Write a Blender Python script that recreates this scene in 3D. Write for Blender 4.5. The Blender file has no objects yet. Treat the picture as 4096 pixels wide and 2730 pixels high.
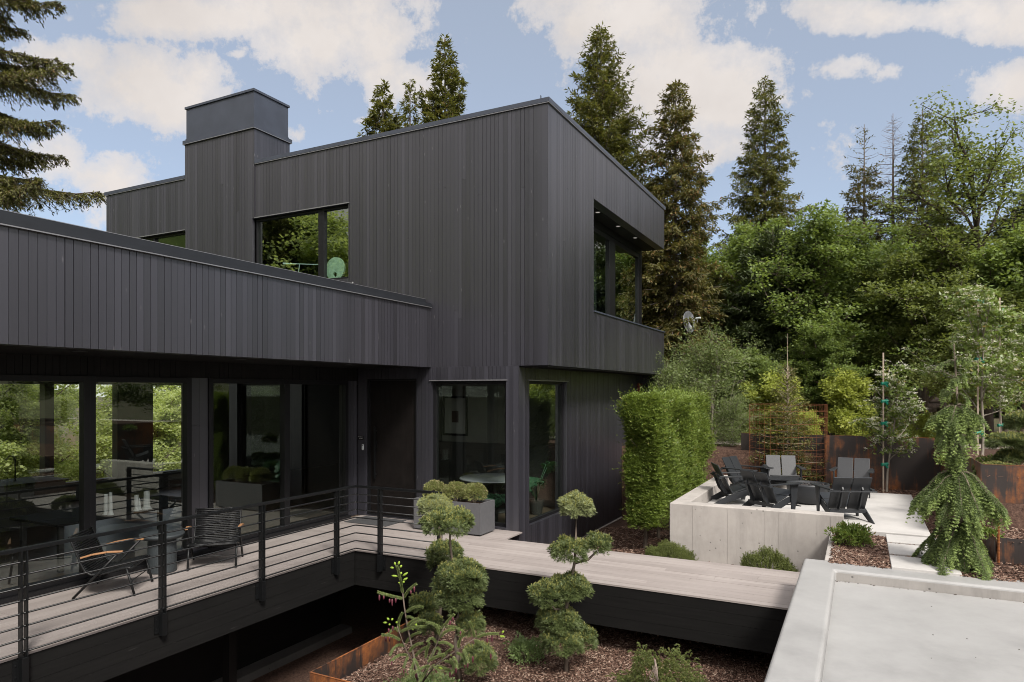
import bpy, math, random
import numpy as np
from mathutils import Vector, Matrix
R = math.radians
scene = bpy.context.scene
COL = scene.collection

# ------------------------------------------------------------------ camera constants (pixels of the 4096 x 2730 photograph)
F, CX, VH, CAMZ = 2718.0, 2048.0, 1564.0, 2.74
TH = math.atan(1392 / 2718.0)
CS, SN = math.cos(TH), math.sin(TH)
def ray(u, v):
    l = (u - CX) / F
    return (l * CS - SN, l * SN + CS, (VH - v) / F)
def atD(u, v, d):
    r = ray(u, v); return Vector((r[0] * d, r[1] * d, CAMZ + r[2] * d))
def onZ(u, v, z):
    return atD(u, v, (z - CAMZ) / ray(u, v)[2])
def onX(u, v, x):
    return atD(u, v, x / ray(u, v)[0])
def onY(u, v, y):
    return atD(u, v, y / ray(u, v)[1])

cam_d = bpy.data.cameras.new('camera'); cam = bpy.data.objects.new('camera', cam_d); COL.objects.link(cam)
cam_d.sensor_width = 36.0; cam_d.lens = 36.0 * F / 4096; cam_d.shift_y = (VH - 1365) / 4096
cam_d.clip_start = 0.05; cam_d.clip_end = 2000
cam.location = (0, 0, CAMZ); cam.rotation_euler = (R(90), 0, TH)
scene.camera = cam

# ------------------------------------------------------------------ materials
def new_mat(name):
    m = bpy.data.materials.new(name); m.use_nodes = True
    nt = m.node_tree; nt.nodes.clear()
    out = nt.nodes.new('ShaderNodeOutputMaterial')
    return m, nt, out
def N(nt, t, **kw):
    n = nt.nodes.new(t)
    for k, v in kw.items():
        if k.startswith('i_'):
            n.inputs[k[2:].replace('_', ' ')].default_value = v
        else:
            setattr(n, k, v)
    return n
def L(nt, a, b): nt.links.new(a, b)
def rgba(c): return (c[0], c[1], c[2], 1.0)
def coords(nt, scale=(1, 1, 1)):
    tc = N(nt, 'ShaderNodeTexCoord'); mp = N(nt, 'ShaderNodeMapping')
    mp.inputs['Scale'].default_value = scale
    L(nt, tc.outputs['Object'], mp.inputs['Vector'])
    return mp.outputs['Vector']
def noise(nt, vec, scale, detail=4, rough=.55):
    n = N(nt, 'ShaderNodeTexNoise'); n.inputs['Scale'].default_value = scale
    n.inputs['Detail'].default_value = detail; n.inputs['Roughness'].default_value = rough
    L(nt, vec, n.inputs['Vector']); return n.outputs['Fac']
def ramp(nt, fac, stops):
    r = N(nt, 'ShaderNodeValToRGB')
    el = r.color_ramp.elements
    while len(el) < len(stops): el.new(0.5)
    for e, (p, c) in zip(el, stops):
        e.position = p; e.color = rgba(c) if not isinstance(c, (int, float)) else (c, c, c, 1)
    L(nt, fac, r.inputs['Fac']); return r.outputs['Color']
def mix(nt, fac, a, b, mode='MIX'):
    m = N(nt, 'ShaderNodeMix', data_type='RGBA', blend_type=mode)
    for s, v in ((m.inputs[0], fac), (m.inputs[6], a), (m.inputs[7], b)):
        if hasattr(v, 'default_value') or hasattr(v, 'is_linked'): L(nt, v, s)
        elif isinstance(v, (int, float)): s.default_value = v if s == m.inputs[0] else (v, v, v, 1)
        else: s.default_value = rgba(v)
    return m.outputs[2]
def mth(nt, op, a, b=None, c=None):
    m = N(nt, 'ShaderNodeMath', operation=op)
    for i, v in enumerate((a, b, c)):
        if v is None: continue
        if isinstance(v, (int, float)): m.inputs[i].default_value = v
        else: L(nt, v, m.inputs[i])
    return m.outputs[0]
def rnd_island(nt):
    return N(nt, 'ShaderNodeNewGeometry').outputs['Random Per Island']
def principled(nt, out, col, rough=.6, metal=0.0, bump=None, bstr=.3, bdist=.01, spec=.5):
    p = N(nt, 'ShaderNodeBsdfPrincipled')
    if isinstance(col, (tuple, list)): p.inputs['Base Color'].default_value = rgba(col)
    else: L(nt, col, p.inputs['Base Color'])
    if isinstance(rough, (int, float)): p.inputs['Roughness'].default_value = rough
    else: L(nt, rough, p.inputs['Roughness'])
    p.inputs['Metallic'].default_value = metal
    p.inputs['Specular IOR Level'].default_value = spec
    if bump is not None:
        b = N(nt, 'ShaderNodeBump'); b.inputs['Strength'].default_value = bstr; b.inputs['Distance'].default_value = bdist
        L(nt, bump, b.inputs['Height']); L(nt, b.outputs['Normal'], p.inputs['Normal'])
    L(nt, p.outputs['BSDF'], out.inputs['Surface'])
    return p
def plain(name, c, rough=.6, metal=0, var=.18, scale=8, bstr=.15, spec=.5):
    m, nt, out = new_mat(name)
    v = coords(nt); n = noise(nt, v, scale, 6, .6)
    col = ramp(nt, n, [(.3, tuple(x * (1 - var) for x in c)), (.7, tuple(min(1, x * (1 + var)) for x in c))])
    principled(nt, out, col, rough, metal, noise(nt, v, scale * 12, 3), bstr, .004, spec)
    return m

def siding_mat():
    m, nt, out = new_mat('stained_siding')
    ri = rnd_island(nt)
    v = coords(nt); vs = coords(nt, (60, 60, 2.0))
    g = noise(nt, vs, 1.0, 6, .7)
    base = ramp(nt, ri, [(0.0, (.0075, .0074, .0100)), (.25, (.0155, .0153, .0206)), (.75, (.0220, .0217, .0290)), (1.0, (.0385, .0380, .0490))])
    col = mix(nt, mth(nt, 'MULTIPLY', g, .7), base, (.038, .0372, .0440))
    big = noise(nt, coords(nt, (1, 1, .4)), .6, 3)
    col = mix(nt, ramp(nt, big, [(.4, 0.0), (.7, .35)]), col, (.038, .0372, .0440))
    # knots and pale nicks
    vo = N(nt, 'ShaderNodeTexVoronoi'); vo.inputs['Scale'].default_value = 1.0
    L(nt, coords(nt, (8, 8, 2.4)), vo.inputs['Vector'])
    kn = ramp(nt, vo.outputs['Distance'], [(0.03, 1.0), (.11, 0.0)])
    pick = ramp(nt, noise(nt, v, 2.3, 2), [(.46, 0.0), (.56, 1.0)])
    k = mth(nt, 'MULTIPLY', kn, pick)
    col = mix(nt, mth(nt, 'MULTIPLY', k, .8), col, (.125, .123, .130))
    h = mth(nt, 'ADD', mth(nt, 'MULTIPLY', g, .6), k)
    principled(nt, out, col, .34, 0, h, .16, .003, .85)
    return m

def deck_mat(along):
    m, nt, out = new_mat('composite_decking')
    sc = (70, 1.2, 20) if along == 'Y' else (1.2, 70, 20)
    g = noise(nt, coords(nt, sc), 1.0, 5, .65)
    ri = rnd_island(nt)
    c = mix(nt, ri, (.255, .226, .211), (.335, .299, .281))
    c = mix(nt, ramp(nt, g, [(.35, 0.0), (.75, .8)]), c, (.20, .173, .160))
    c = mix(nt, ramp(nt, noise(nt, coords(nt), .8, 3), [(.45, 0.0), (.7, .3)]), c, (.36, .325, .305))
    principled(nt, out, c, .58, 0, g, .25, .003, .4)
    return m

def concrete_mat(name, c, form=0.0, holes=True, rough=.8, streak=False):
    m, nt, out = new_mat(name)
    v = coords(nt)
    n1 = noise(nt, v, 1.3, 8, .65); n2 = noise(nt, v, 14, 6, .7)
    col = ramp(nt, n1, [(.25, tuple(x * .74 for x in c)), (.5, c), (.75, tuple(min(1, x * 1.14) for x in c))])
    col = mix(nt, mth(nt, 'MULTIPLY', n2, .35), col, tuple(x * .7 for x in c))
    h = mth(nt, 'MULTIPLY', n2, .4)
    if streak:
        s = noise(nt, coords(nt, (2.6, 2.6, .5)), 1.0, 7, .72)
        col = mix(nt, ramp(nt, s, [(.44, 0.0), (.68, .7)]), col, tuple(x * .62 for x in c))
    if holes:
        vo = N(nt, 'ShaderNodeTexVoronoi'); vo.inputs['Scale'].default_value = 7.5
        L(nt, v, vo.inputs['Vector'])
        k = mth(nt, 'MULTIPLY', ramp(nt, vo.outputs['Distance'], [(.07, 1.0), (.13, 0.0)]), ramp(nt, noise(nt, v, 3.1, 2), [(.44, 0.0), (.52, 1.0)]))
        col = mix(nt, mth(nt, 'MULTIPLY', k, .75), col, tuple(x * .25 for x in c))
        h = mth(nt, 'SUBTRACT', h, k)
    principled(nt, out, col, rough, 0, h, .35, .006, .3)
    return m

def corten_mat(name, amount=.5, seed=0.0):
    m, nt, out = new_mat(name)
    mp = coords(nt, (1, 1, 1)); st = coords(nt, (9, 9, .8))
    big = noise(nt, mp, .85 + seed, 5, .6); s = noise(nt, st, 1.0, 6, .7); fine = noise(nt, mp, 16, 6, .75)
    dark = mix(nt, big, (.014, .011, .011), (.045, .034, .030))
    mask = mth(nt, 'ADD', mth(nt, 'MULTIPLY', big, .62), mth(nt, 'MULTIPLY', s, .38))
    mask = ramp(nt, mask, [(.62 - amount * .2, 0.0), (.74 - amount * .2, 1.0)])
    rust = ramp(nt, fine, [(.3, (.10, .029, .009)), (.55, (.25, .080, .016)), (.8, (.40, .15, .033))])
    col = mix(nt, mth(nt, 'MULTIPLY', mask, .92), dark, rust)
    principled(nt, out, col, mix(nt, mask, .42, .85), 0, fine, .2, .003, .5)
    return m

def foliage(name, c1, c2, trans=.3, rough=.55, c3=None, p3=.9):
    m, nt, out = new_mat(name)
    ri = rnd_island(nt)
    stops = [(0.0, c1), (.75, c2)]
    if c3: stops = [(0.0, c1), (p3 - .05, c2), (p3, c3)]
    col = ramp(nt, ri, stops)
    big = noise(nt, coords(nt), 1.1, 3)
    col = mix(nt, ramp(nt, big, [(.35, 0.0), (.65, .55)]), col, tuple(x * 1.35 for x in c2))
    p = N(nt, 'ShaderNodeBsdfPrincipled'); L(nt, col, p.inputs['Base Color'])
    p.inputs['Roughness'].default_value = rough; p.inputs['Specular IOR Level'].default_value = .35
    t = N(nt, 'ShaderNodeBsdfTranslucent')
    tc = mix(nt, .6, col, (min(1, c2[0] * 1.9), min(1, c2[1] * 1.9), c2[2] * .8)); L(nt, tc, t.inputs['Color'])
    ms = N(nt, 'ShaderNodeMixShader'); ms.inputs[0].default_value = trans
    L(nt, p.outputs[0], ms.inputs[1]); L(nt, t.outputs[0], ms.inputs[2]); L(nt, ms.outputs[0], out.inputs['Surface'])
    return m
def bark(name, c, s=(14, 14, 3)):
    m, nt, out = new_mat(name)
    n = noise(nt, coords(nt, s), 1.0, 6, .7)
    principled(nt, out, ramp(nt, n, [(.3, tuple(x * .5 for x in c)), (.7, tuple(x * 1.3 for x in c))]), .9, 0, n, .6, .02, .2)
    return m
def glass_mat(name, tint=(.80, .90, .84), ior=1.9, rough=0.0):
    m, nt, out = new_mat(name)
    ge = N(nt, 'ShaderNodeNewGeometry'); dp = N(nt, 'ShaderNodeVectorMath', operation='DOT_PRODUCT'); L(nt, ge.outputs['Normal'], dp.inputs[0]); L(nt, ge.outputs['Incoming'], dp.inputs[1])
    f0 = ((ior - 1) / (ior + 1)) ** 2      # same reflectance from either side of the pane
    fr = mth(nt, 'MULTIPLY_ADD', mth(nt, 'POWER', mth(nt, 'SUBTRACT', 1.0, mth(nt, 'ABSOLUTE', dp.outputs['Value'])), 5.0), 1 - f0, f0)
    t = N(nt, 'ShaderNodeBsdfTransparent'); t.inputs['Color'].default_value = rgba(tint)
    g = N(nt, 'ShaderNodeBsdfGlossy'); g.inputs['Color'].default_value = (.90, 1.0, .92, 1); g.inputs['Roughness'].default_value = rough
    ms = N(nt, 'ShaderNodeMixShader'); L(nt, fr, ms.inputs[0]); L(nt, t.outputs[0], ms.inputs[1]); L(nt, g.outputs[0], ms.inputs[2])
    L(nt, ms.outputs[0], out.inputs['Surface']); return m
def emit(name, c, s):
    m, nt, out = new_mat(name)
    e = N(nt, 'ShaderNodeEmission'); e.inputs[0].default_value = rgba(c); e.inputs[1].default_value = s
    L(nt, e.outputs[0], out.inputs['Surface']); return m

M = {}
M['siding'] = siding_mat()
M['trim'] = plain('dark_trim', (.030, .031, .035), .5, 0, .15, 5)
M['frame'] = plain('window_frame', (.008, .008, .009), .42, 0, .12, 6, .05, .3)
M['coping'] = plain('blue_grey_metal', (.040, .047, .064), .42, 0, .16, 2.2, .03)
M['capdark'] = plain('dark_cap_metal', (.016, .018, .022), .45, 0, .14, 3, .03, .35)
M['drip'] = plain('pale_metal_edge', (.26, .26, .27), .35, .6, .1, 6, .02)
M['rail'] = plain('black_steel', (.006, .0065, .007), .35, 0, .1, 10, .05, .35)
M['deckY'] = deck_mat('Y'); M['deckX'] = deck_mat('X')
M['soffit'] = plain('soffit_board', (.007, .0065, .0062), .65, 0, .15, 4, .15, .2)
M['sidingshade'] = plain('porch_shaded_siding', (.0085, .0078, .0078), .6, 0, .3, 5, .15, .25)  # darker copy of the siding, with the porch shade put into its colour
M['concrete'] = concrete_mat('board_formed_concrete', (.40, .372, .345), holes=True, streak=True)
M['slab'] = concrete_mat('patio_concrete', (.445, .432, .414), holes=False)
M['white'] = concrete_mat('painted_concrete', (.305, .303, .298), holes=False, rough=.45)
M['whitein'] = concrete_mat('stained_inner_concrete', (.30, .285, .268), holes=True, streak=True)
M['steel'] = corten_mat('rusty_steel', .70, 0.0); M['steel2'] = corten_mat('dark_rusty_steel', .42, .17)
M['rustedge'] = corten_mat('orange_rust_steel', 1.1, .3)
M['planter'] = plain('grey_planter', (.088, .088, .093), .6, 0, .08, 14, .2)
M['hdpe'] = plain('black_board', (.016, .018, .021), .48, 0, .12, 40, .25)
M['slatm'] = plain('black_chair_slat', (.008, .0085, .009), .45, 0, .1, 20, .05, .3)
M['teak'] = plain('teak', (.31, .16, .075), .5, 0, .25, 20, .1)
M['tabletop'] = plain('grey_stone', (.030, .036, .039), .55, 0, .15, 60, .1)
M['mat'] = plain('woven_mat', (.045, .046, .048), .95, 0, .4, 160, .8)
M['bark'] = bark('grey_bark', (.15, .12, .095)); M['barkd'] = bark('dark_bark', (.06, .046, .036)); M['barkp'] = bark('pale_bark', (.27, .24, .20))
M['barkfir'] = bark('fir_bark', (.17, .145, .125), (10, 10, 6))
M['dead'] = bark('dead_wood', (.21, .165, .14))
M['glass'] = glass_mat('window_glass', (.96, .99, .96), 2.3); M['glassb'] = glass_mat('balcony_glass', (.74, .92, .82), 4.2); M['glasss'] = glass_mat('side_window_glass', (.88, .97, .91), 3.3); M['glassg'] = glass_mat('upper_window_glass', (.74, .92, .82), 3.1)
M['glassc'] = glass_mat('clear_window_glass', (.90, .96, .92), 2.0)
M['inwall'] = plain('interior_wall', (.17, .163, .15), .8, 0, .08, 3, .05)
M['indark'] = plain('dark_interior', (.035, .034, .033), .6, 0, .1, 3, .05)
M['infloor'] = plain('oak_floor', (.11, .08, .058), .4, 0, .2, 6, .1)
M['paper'] = plain('white_paper', (.34, .335, .31), .8, 0, .04, 5, .02)
M['artink'] = plain('brown_print', (.09, .06, .05), .8, 0, .1, 9, .02)
M['door'] = plain('door_board', (.008, .0065, .006), .5, 0, .25, 5, .15, .2)
M['tablewood'] = plain('dark_table', (.012, .011, .011), .7, 0, .2, 6, .1, .2)
M['porcelain'] = plain('white_glaze', (.60, .64, .64), .25, 0, .04, 5, .02)
M['stone'] = plain('pale_stone', (.36, .42, .34), .7, 0, .25, 9, .3)
M['leaf_in'] = foliage('house_plant_leaf', (.030, .075, .042), (.065, .145, .085), .25, .4)
M['lamp'] = emit('lit_downlight', (1.0, .93, .82), .28)
M['red'] = plain('red_enamel', (.13, .022, .016), .5, 0, .1, 9, .05)
M['dish'] = plain('grey_dish', (.26, .27, .29), .5, 0, .08, 9, .05)
M['lava'] = plain('lava_rock', (.055, .048, .046), .95, 0, .4, 30, .8)
M['tape'] = plain('green_tape', (.0, .19, .12), .5, 0, .1, 20, .1)
M['stake'] = plain('wooden_stake', (.38, .31, .24), .85, 0, .2, 18, .3)
M['orange'] = plain('orange_paint', (.62, .12, .03), .6, 0, .15, 9, .1)
M['wire'] = plain('rusty_wire', (.17, .055, .018), .8, 0, .3, 30, .1)
M['rock'] = plain('boulder_rock', (.20, .165, .145), .9, 0, .4, 5, .6)
M['path'] = concrete_mat('pale_asphalt', (.40, .345, .315), holes=False)
M['white_letter'] = plain('white_letter', (.75, .75, .75), .6, 0, .02, 9, .02)
M['chip'] = None
def chip_mat():
    m, nt, out = new_mat('wood_chip')
    c = ramp(nt, rnd_island(nt), [(0, (.045, .024, .017)), (.45, (.125, .072, .052)), (.8, (.22, .14, .105)), (.97, (.36, .27, .21))])
    principled(nt, out, c, .9, 0, None, spec=.2); return m
M['chip'] = chip_mat()
def ground_mat():
    m, nt, out = new_mat('mulch_and_forest_floor')
    v = coords(nt); n = noise(nt, v, 22, 8, .75); n2 = noise(nt, v, 1.2, 5)
    mul = ramp(nt, n, [(.3, (.022, .012, .009)), (.55, (.085, .050, .037)), (.75, (.16, .10, .075))])
    forest = ramp(nt, n2, [(.35, (.05, .06, .022)), (.6, (.085, .07, .045))])
    dist = N(nt, 'ShaderNodeVectorMath', operation='LENGTH'); L(nt, v, dist.inputs[0])
    f = ramp(nt, mth(nt, 'MULTIPLY', dist.outputs['Value'], .02), [(.44, 0.0), (.5, 1.0)])
    principled(nt, out, mix(nt, f, mul, forest), .95, 0, n, .8, .03, .2); return m
M['ground'] = ground_mat()
# foliage palette
FO = {
 'fir': foliage('fir_needles', (.046, .056, .017), (.118, .122, .036), .28, .6, (.19, .11, .04), .95),
 'firbrown': foliage('browning_fir_needles', (.052, .056, .019), (.120, .112, .038), .25, .6, (.20, .095, .04), .89),
 'spruce': foliage('dark_spruce_needles', (.024, .036, .014), (.055, .075, .026), .15, .6),
 'bigspruce': foliage('near_spruce_needles', (.046, .052, .018), (.115, .115, .036), .25, .6, (.15, .075, .03), .95),
 'deadneedle': foliage('dry_needles', (.16, .09, .05), (.26, .16, .09), .2, .8),
 'maple': foliage('maple_leaves', (.040, .074, .020), (.160, .212, .060), .38, .5),
 'maple2': foliage('olive_maple_leaves', (.042, .064, .018), (.152, .182, .054), .38, .5),
 'willow': foliage('grey_green_leaves', (.060, .092, .030), (.150, .190, .070), .3, .5),
 'lime': foliage('lime_leaves', (.12, .155, .030), (.31, .345, .085), .42, .5),
 'hedge': foliage('hornbeam_leaves', (.038, .070, .014), (.165, .218, .046), .34, .45, (.20, .16, .05), .985),
 'box': foliage('boxwood_leaves', (.075, .090, .026), (.19, .21, .072), .2, .4, (.34, .27, .16), .88),
 'pine': foliage('pine_needles', (.045, .064, .022), (.110, .140, .050), .18, .5),
 'pinel': foliage('pale_pine_needles', (.10, .125, .055), (.22, .245, .115), .18, .5),
 'pinetop': foliage('fresh_pine_needles', (.13, .145, .042), (.28, .28, .09), .2, .5),
 'yew': foliage('yew_needles', (.042, .064, .017), (.120, .140, .036), .2, .5),
 'sprout': foliage('fresh_shoots', (.16, .24, .03), (.26, .36, .05), .3, .45),
 'weep': foliage('weeping_spruce_needles', (.055, .085, .030), (.155, .205, .078), .2, .5),
 'weept': foliage('weeping_spruce_tips', (.16, .22, .065), (.27, .345, .12), .2, .5),
 'shoot': foliage('sapling_needles', (.070, .100, .034), (.17, .21, .075), .2, .45),
 'shrub': foliage('azalea_leaves', (.060, .095, .022), (.15, .205, .05), .28, .4, (.22, .13, .05), .96),
 'lowshrub': foliage('creeping_leaves', (.065, .105, .036), (.16, .22, .085), .25, .4),
 'juniper': foliage('juniper_sprays', (.060, .084, .026), (.15, .18, .056), .2, .5, (.26, .16, .06), .95),
 'flower': foliage('white_blossom', (.52, .50, .44), (.70, .69, .62), .3, .7),
 'rear': foliage('pale_green_leaves', (.20, .24, .09), (.38, .43, .19), .5, .5),
}
M['cone'] = plain('purple_cone', (.10, .022, .035), .5, 0, .3, 60, .4)

# ------------------------------------------------------------------ mesh helpers
def link(name, me, mat, parent=None):
    o = bpy.data.objects.new(name, me); COL.objects.link(o)
    for m in (mat if isinstance(mat, (list, tuple)) else [mat]): me.materials.append(m)
    if parent is not None:
        o.parent = parent
        o.matrix_parent_inverse = mat4(parent).inverted()
    return o
def mat4(o):
    m = Matrix.LocRotScale(o.location, o.rotation_euler, o.scale)
    if o.parent is not None: m = mat4(o.parent) @ o.matrix_parent_inverse @ m
    return m
def tag(o, label=None, cat=None, group=None, kind=None):
    for k, v in (('label', label), ('category', cat), ('group', group), ('kind', kind)):
        if v: o[k] = v
    return o
def thing(name, label, cat, loc=(0, 0, 0), rz=0, group=None):
    o = bpy.data.objects.new(name, None); COL.objects.link(o); o.empty_display_size = .2
    o.location = loc; o.rotation_euler = (0, 0, rz)
    return tag(o, label, cat, group)
def copy_tree(o, parent=None):
    c = o.copy(); COL.objects.link(c)
    if parent is not None: c.parent = parent
    for ch in o.children: copy_tree(ch, c)
    return c
class MB:
    def __init__(s): s.v = []; s.f = []
    def add(s, vs, fs):
        b = len(s.v); s.v += [tuple(p) for p in vs]; s.f += [tuple(i + b for i in f) for f in fs]; return s
    def box(s, x0, x1, y0, y1, z0, z1):
        x0, x1 = min(x0, x1), max(x0, x1); y0, y1 = min(y0, y1), max(y0, y1); z0, z1 = min(z0, z1), max(z0, z1)
        return s.add([(x0, y0, z0), (x1, y0, z0), (x1, y1, z0), (x0, y1, z0), (x0, y0, z1), (x1, y0, z1), (x1, y1, z1), (x0, y1, z1)],
              [(0, 3, 2, 1), (4, 5, 6, 7), (0, 1, 5, 4), (1, 2, 6, 5), (2, 3, 7, 6), (3, 0, 4, 7)])
    def prism(s, poly, axis, a, b):
        """poly: 2-D outline extruded along an axis: 'x' -> (y,z), 'y' -> (x,z), 'z' -> (x,y)"""
        mk = {'x': lambda p, t: (t, p[0], p[1]), 'y': lambda p, t: (p[0], t, p[1]), 'z': lambda p, t: (p[0], p[1], t)}[axis]
        n = len(poly)
        vs = [mk(p, a) for p in poly] + [mk(p, b) for p in poly]
        fs = [tuple(range(n))[::-1], tuple(range(n, 2 * n))] + [(i, (i + 1) % n, (i + 1) % n + n, i + n) for i in range(n)]
        return s.add(vs, fs)
    def tube(s, pts, r, n=8, cap=True):
        pts = [Vector(p) for p in pts]; rs = r if isinstance(r, (list, tuple)) else [r] * len(pts)
        ring = []; up = Vector((0, 0, 1))
        for i, p in enumerate(pts):
            t = (pts[min(i + 1, len(pts) - 1)] - pts[max(i - 1, 0)]).normalized()
            a = t.cross(up)
            if a.length < 1e-3: a = t.cross(Vector((1, 0, 0)))
            a.normalize(); b = t.cross(a).normalized()
            ring.append([p + (a * math.cos(2 * math.pi * k / n) + b * math.sin(2 * math.pi * k / n)) * rs[i] for k in range(n)])
        vs = [q for rg in ring for q in rg]; fs = []
        for i in range(len(pts) - 1):
            for k in range(n):
                fs.append((i * n + k, i * n + (k + 1) % n, (i + 1) * n + (k + 1) % n, (i + 1) * n + k))
        if cap: fs += [tuple(range(n))[::-1], tuple((len(pts) - 1) * n + k for k in range(n))]
        return s.add(vs, fs)
    def bar(s, p0, p1, w, h):
        """rectangular bar: w horizontal width, h height"""
        p0, p1 = Vector(p0), Vector(p1); t = (p1 - p0).normalized(); a = t.cross(Vector((0, 0, 1)))
        if a.length < 1e-3: a = Vector((1, 0, 0))
        a.normalize(); b = a.cross(t).normalized(); vs = []
        for p in (p0, p1):
            for i, j in ((-1, -1), (1, -1), (1, 1), (-1, 1)): vs.append(p + a * (w / 2 * i) + b * (h / 2 * j))
        return s.add(vs, [(0, 1, 2, 3), (7, 6, 5, 4), (0, 4, 5, 1), (1, 5, 6, 2), (2, 6, 7, 3), (3, 7, 4, 0)])
    def lathe(s, prof, n=32, c=(0, 0, 0)):
        vs = []; fs = []
        for r, z in prof:
            for k in range(n):
                a = 2 * math.pi * k / n; vs.append((c[0] + r * math.cos(a), c[1] + r * math.sin(a), c[2] + z))
        for i in range(len(prof) - 1):
            for k in range(n): fs.append((i * n + k, i * n + (k + 1) % n, (i + 1) * n + (k + 1) % n, (i + 1) * n + k))
        fs += [tuple(range(n))[::-1], tuple((len(prof) - 1) * n + k for k in range(n))]
        return s.add(vs, fs)
    def build(s, name, mat, parent=None, bevel=0, smooth=False):
        me = bpy.data.meshes.new(name); me.from_pydata(s.v, [], s.f); me.update()
        o = link(name, me, mat, parent)
        if smooth:
            me.polygons.foreach_set('use_smooth', [True] * len(me.polygons))
        if bevel:
            b = o.modifiers.new('bevel', 'BEVEL'); b.width = bevel; b.segments = 2; b.limit_method = 'ANGLE'; b.angle_limit = R(40)
        return o
def npmesh(name, V, Fc, mat, parent=None, midx=None, smooth=False):
    V = np.asarray(V, np.float32).reshape(-1, 3); Fc = np.asarray(Fc, np.int32); k = Fc.shape[1]; n = len(Fc)
    me = bpy.data.meshes.new(name)
    me.vertices.add(len(V)); me.vertices.foreach_set('co', V.ravel())
    me.loops.add(n * k); me.loops.foreach_set('vertex_index', Fc.ravel())
    me.polygons.add(n); me.polygons.foreach_set('loop_start', np.arange(0, n * k, k, dtype=np.int32))
    me.polygons.foreach_set('loop_total', np.full(n, k, np.int32))
    if midx is not None: me.polygons.foreach_set('material_index', np.asarray(midx, np.int32))
    if smooth: me.polygons.foreach_set('use_smooth', np.ones(n, bool))
    me.update(calc_edges=True)
    return link(name, me, mat, parent)

# ------------------------------------------------------------------ vegetation helpers (numpy)
def nrm(a): return a / (np.linalg.norm(a, axis=-1, keepdims=True) + 1e-9)
def cards(P, D, Ln, W, rng, up=None, fold=0.0):
    """one leaf or needle spray per row: a pointed four-cornered blade from P along D"""
    D = nrm(D); n = len(P)
    q = rng.normal(size=(n, 3)) if up is None else np.asarray(up) + rng.normal(size=(n, 3)) * .35
    S = nrm(np.cross(D, q)); Ln = np.broadcast_to(np.asarray(Ln, float), (n,))[:, None]; W = np.broadcast_to(np.asarray(W, float), (n,))[:, None]
    Nn = np.cross(S, D)
    mid = P + D * Ln * .45 - Nn * Ln * fold
    V = np.stack([P, mid + S * W * .5, P + D * Ln, mid - S * W * .5], 1).reshape(-1, 3)
    Fc = np.arange(n * 4).reshape(n, 4)
    return V, Fc
def join(parts):
    Vs = []; Fs = []; b = 0; mi = []
    for i, (V, Fc) in enumerate(parts):
        Vs.append(V); Fs.append(Fc + b); b += len(V); mi.append(np.full(len(Fc), i))
    return np.concatenate(Vs), np.concatenate(Fs), np.concatenate(mi)
def tubes(P0, P1, R0, R1, n=5):
    P0 = np.asarray(P0, float); P1 = np.asarray(P1, float); m = len(P0)
    T = nrm(P1 - P0); A = np.cross(T, np.tile([0.31, .12, .94], (m, 1))); A = nrm(A); B = np.cross(T, A)
    ang = np.arange(n) * 2 * np.pi / n
    C = np.cos(ang)[None, :, None] * A[:, None] + np.sin(ang)[None, :, None] * B[:, None]
    V = np.concatenate([P0[:, None] + C * np.asarray(R0)[:, None, None], P1[:, None] + C * np.asarray(R1)[:, None, None]], 1).reshape(-1, 3)
    k = np.arange(n); k2 = (k + 1) % n
    f = np.stack([k, k2, k2 + n, k + n], 1)
    Fc = (f[None] + (np.arange(m) * 2 * n)[:, None, None]).reshape(-1, 4)
    return V, Fc
# ------------------------------------------------------------------ ground
def gz(x, y):
    if x < -19.2:
        return -1.1 - .26 * min(20, -19.2 - x) if y < 30 else -.6
    if y > 18.25:
        z = 1.2 if x > -6.5 else (-.6 if x < -12 else -.6 + 1.8 * (x + 12) / 5.5)
        if y > 55: z += (y - 55) * .05
        return z
    if x < -6.12 and y < 11.4: return -2.4
    if x < -5.95: return -2.4
    if y < 6.42: return -2.4 if x < -.7 else -1.2
    if x < -.66 and y < 11.02: return -1.02 + .035 * math.sin(2.1 * x + y) * (1 if y < 9 else 0)
    if x < -3.05: return -.80 + (-.28 + .80) * (x + 5.95) / 2.9
    if y < 12.3 and x < -.44: return -.26
    if x < 1.0 and 12.12 < y < 16.98: return .3
    if y < 9.95: return -.6
    if x >= 1.62 and y > 12.2: return 1.46
    if x >= 1.62 and y > 11.0: return .72
    return .44
def axis_lines(breaks, lo, hi, step, far):
    s = set()
    t = lo
    while t <= hi + 1e-6: s.add(round(t, 3)); t += step
    for b in breaks: s.add(round(b - .012, 3)); s.add(round(b + .012, 3))
    d = step * 2; t = hi
    while t < far: t += d; d *= 1.35; s.add(round(t, 3))
    d = step * 2; t = lo
    while t > -far: t -= d; d *= 1.35; s.add(round(t, 3))
    return sorted(s)
XS = axis_lines([-6.12, -5.95, -3.05, -.66, -.44, 1.0, 1.62, .3, -19.2], -12, 8, .5, 320)
YS = axis_lines([6.42, 9.95, 11.0, 11.02, 12.12, 12.2, 12.3, 16.98, 18.25, 11.4], -2, 24, .5, 320)
gv = [(x, y, gz(x, y)) for y in YS for x in XS]
nx = len(XS)
gf = [(j * nx + i, j * nx + i + 1, (j + 1) * nx + i + 1, (j + 1) * nx + i) for j in range(len(YS) - 1) for i in range(nx - 1)]
ground = npmesh('ground', gv, gf, M['ground']); tag(ground, 'brown mulched ground and forest floor around the house', None, None, 'structure')

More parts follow.
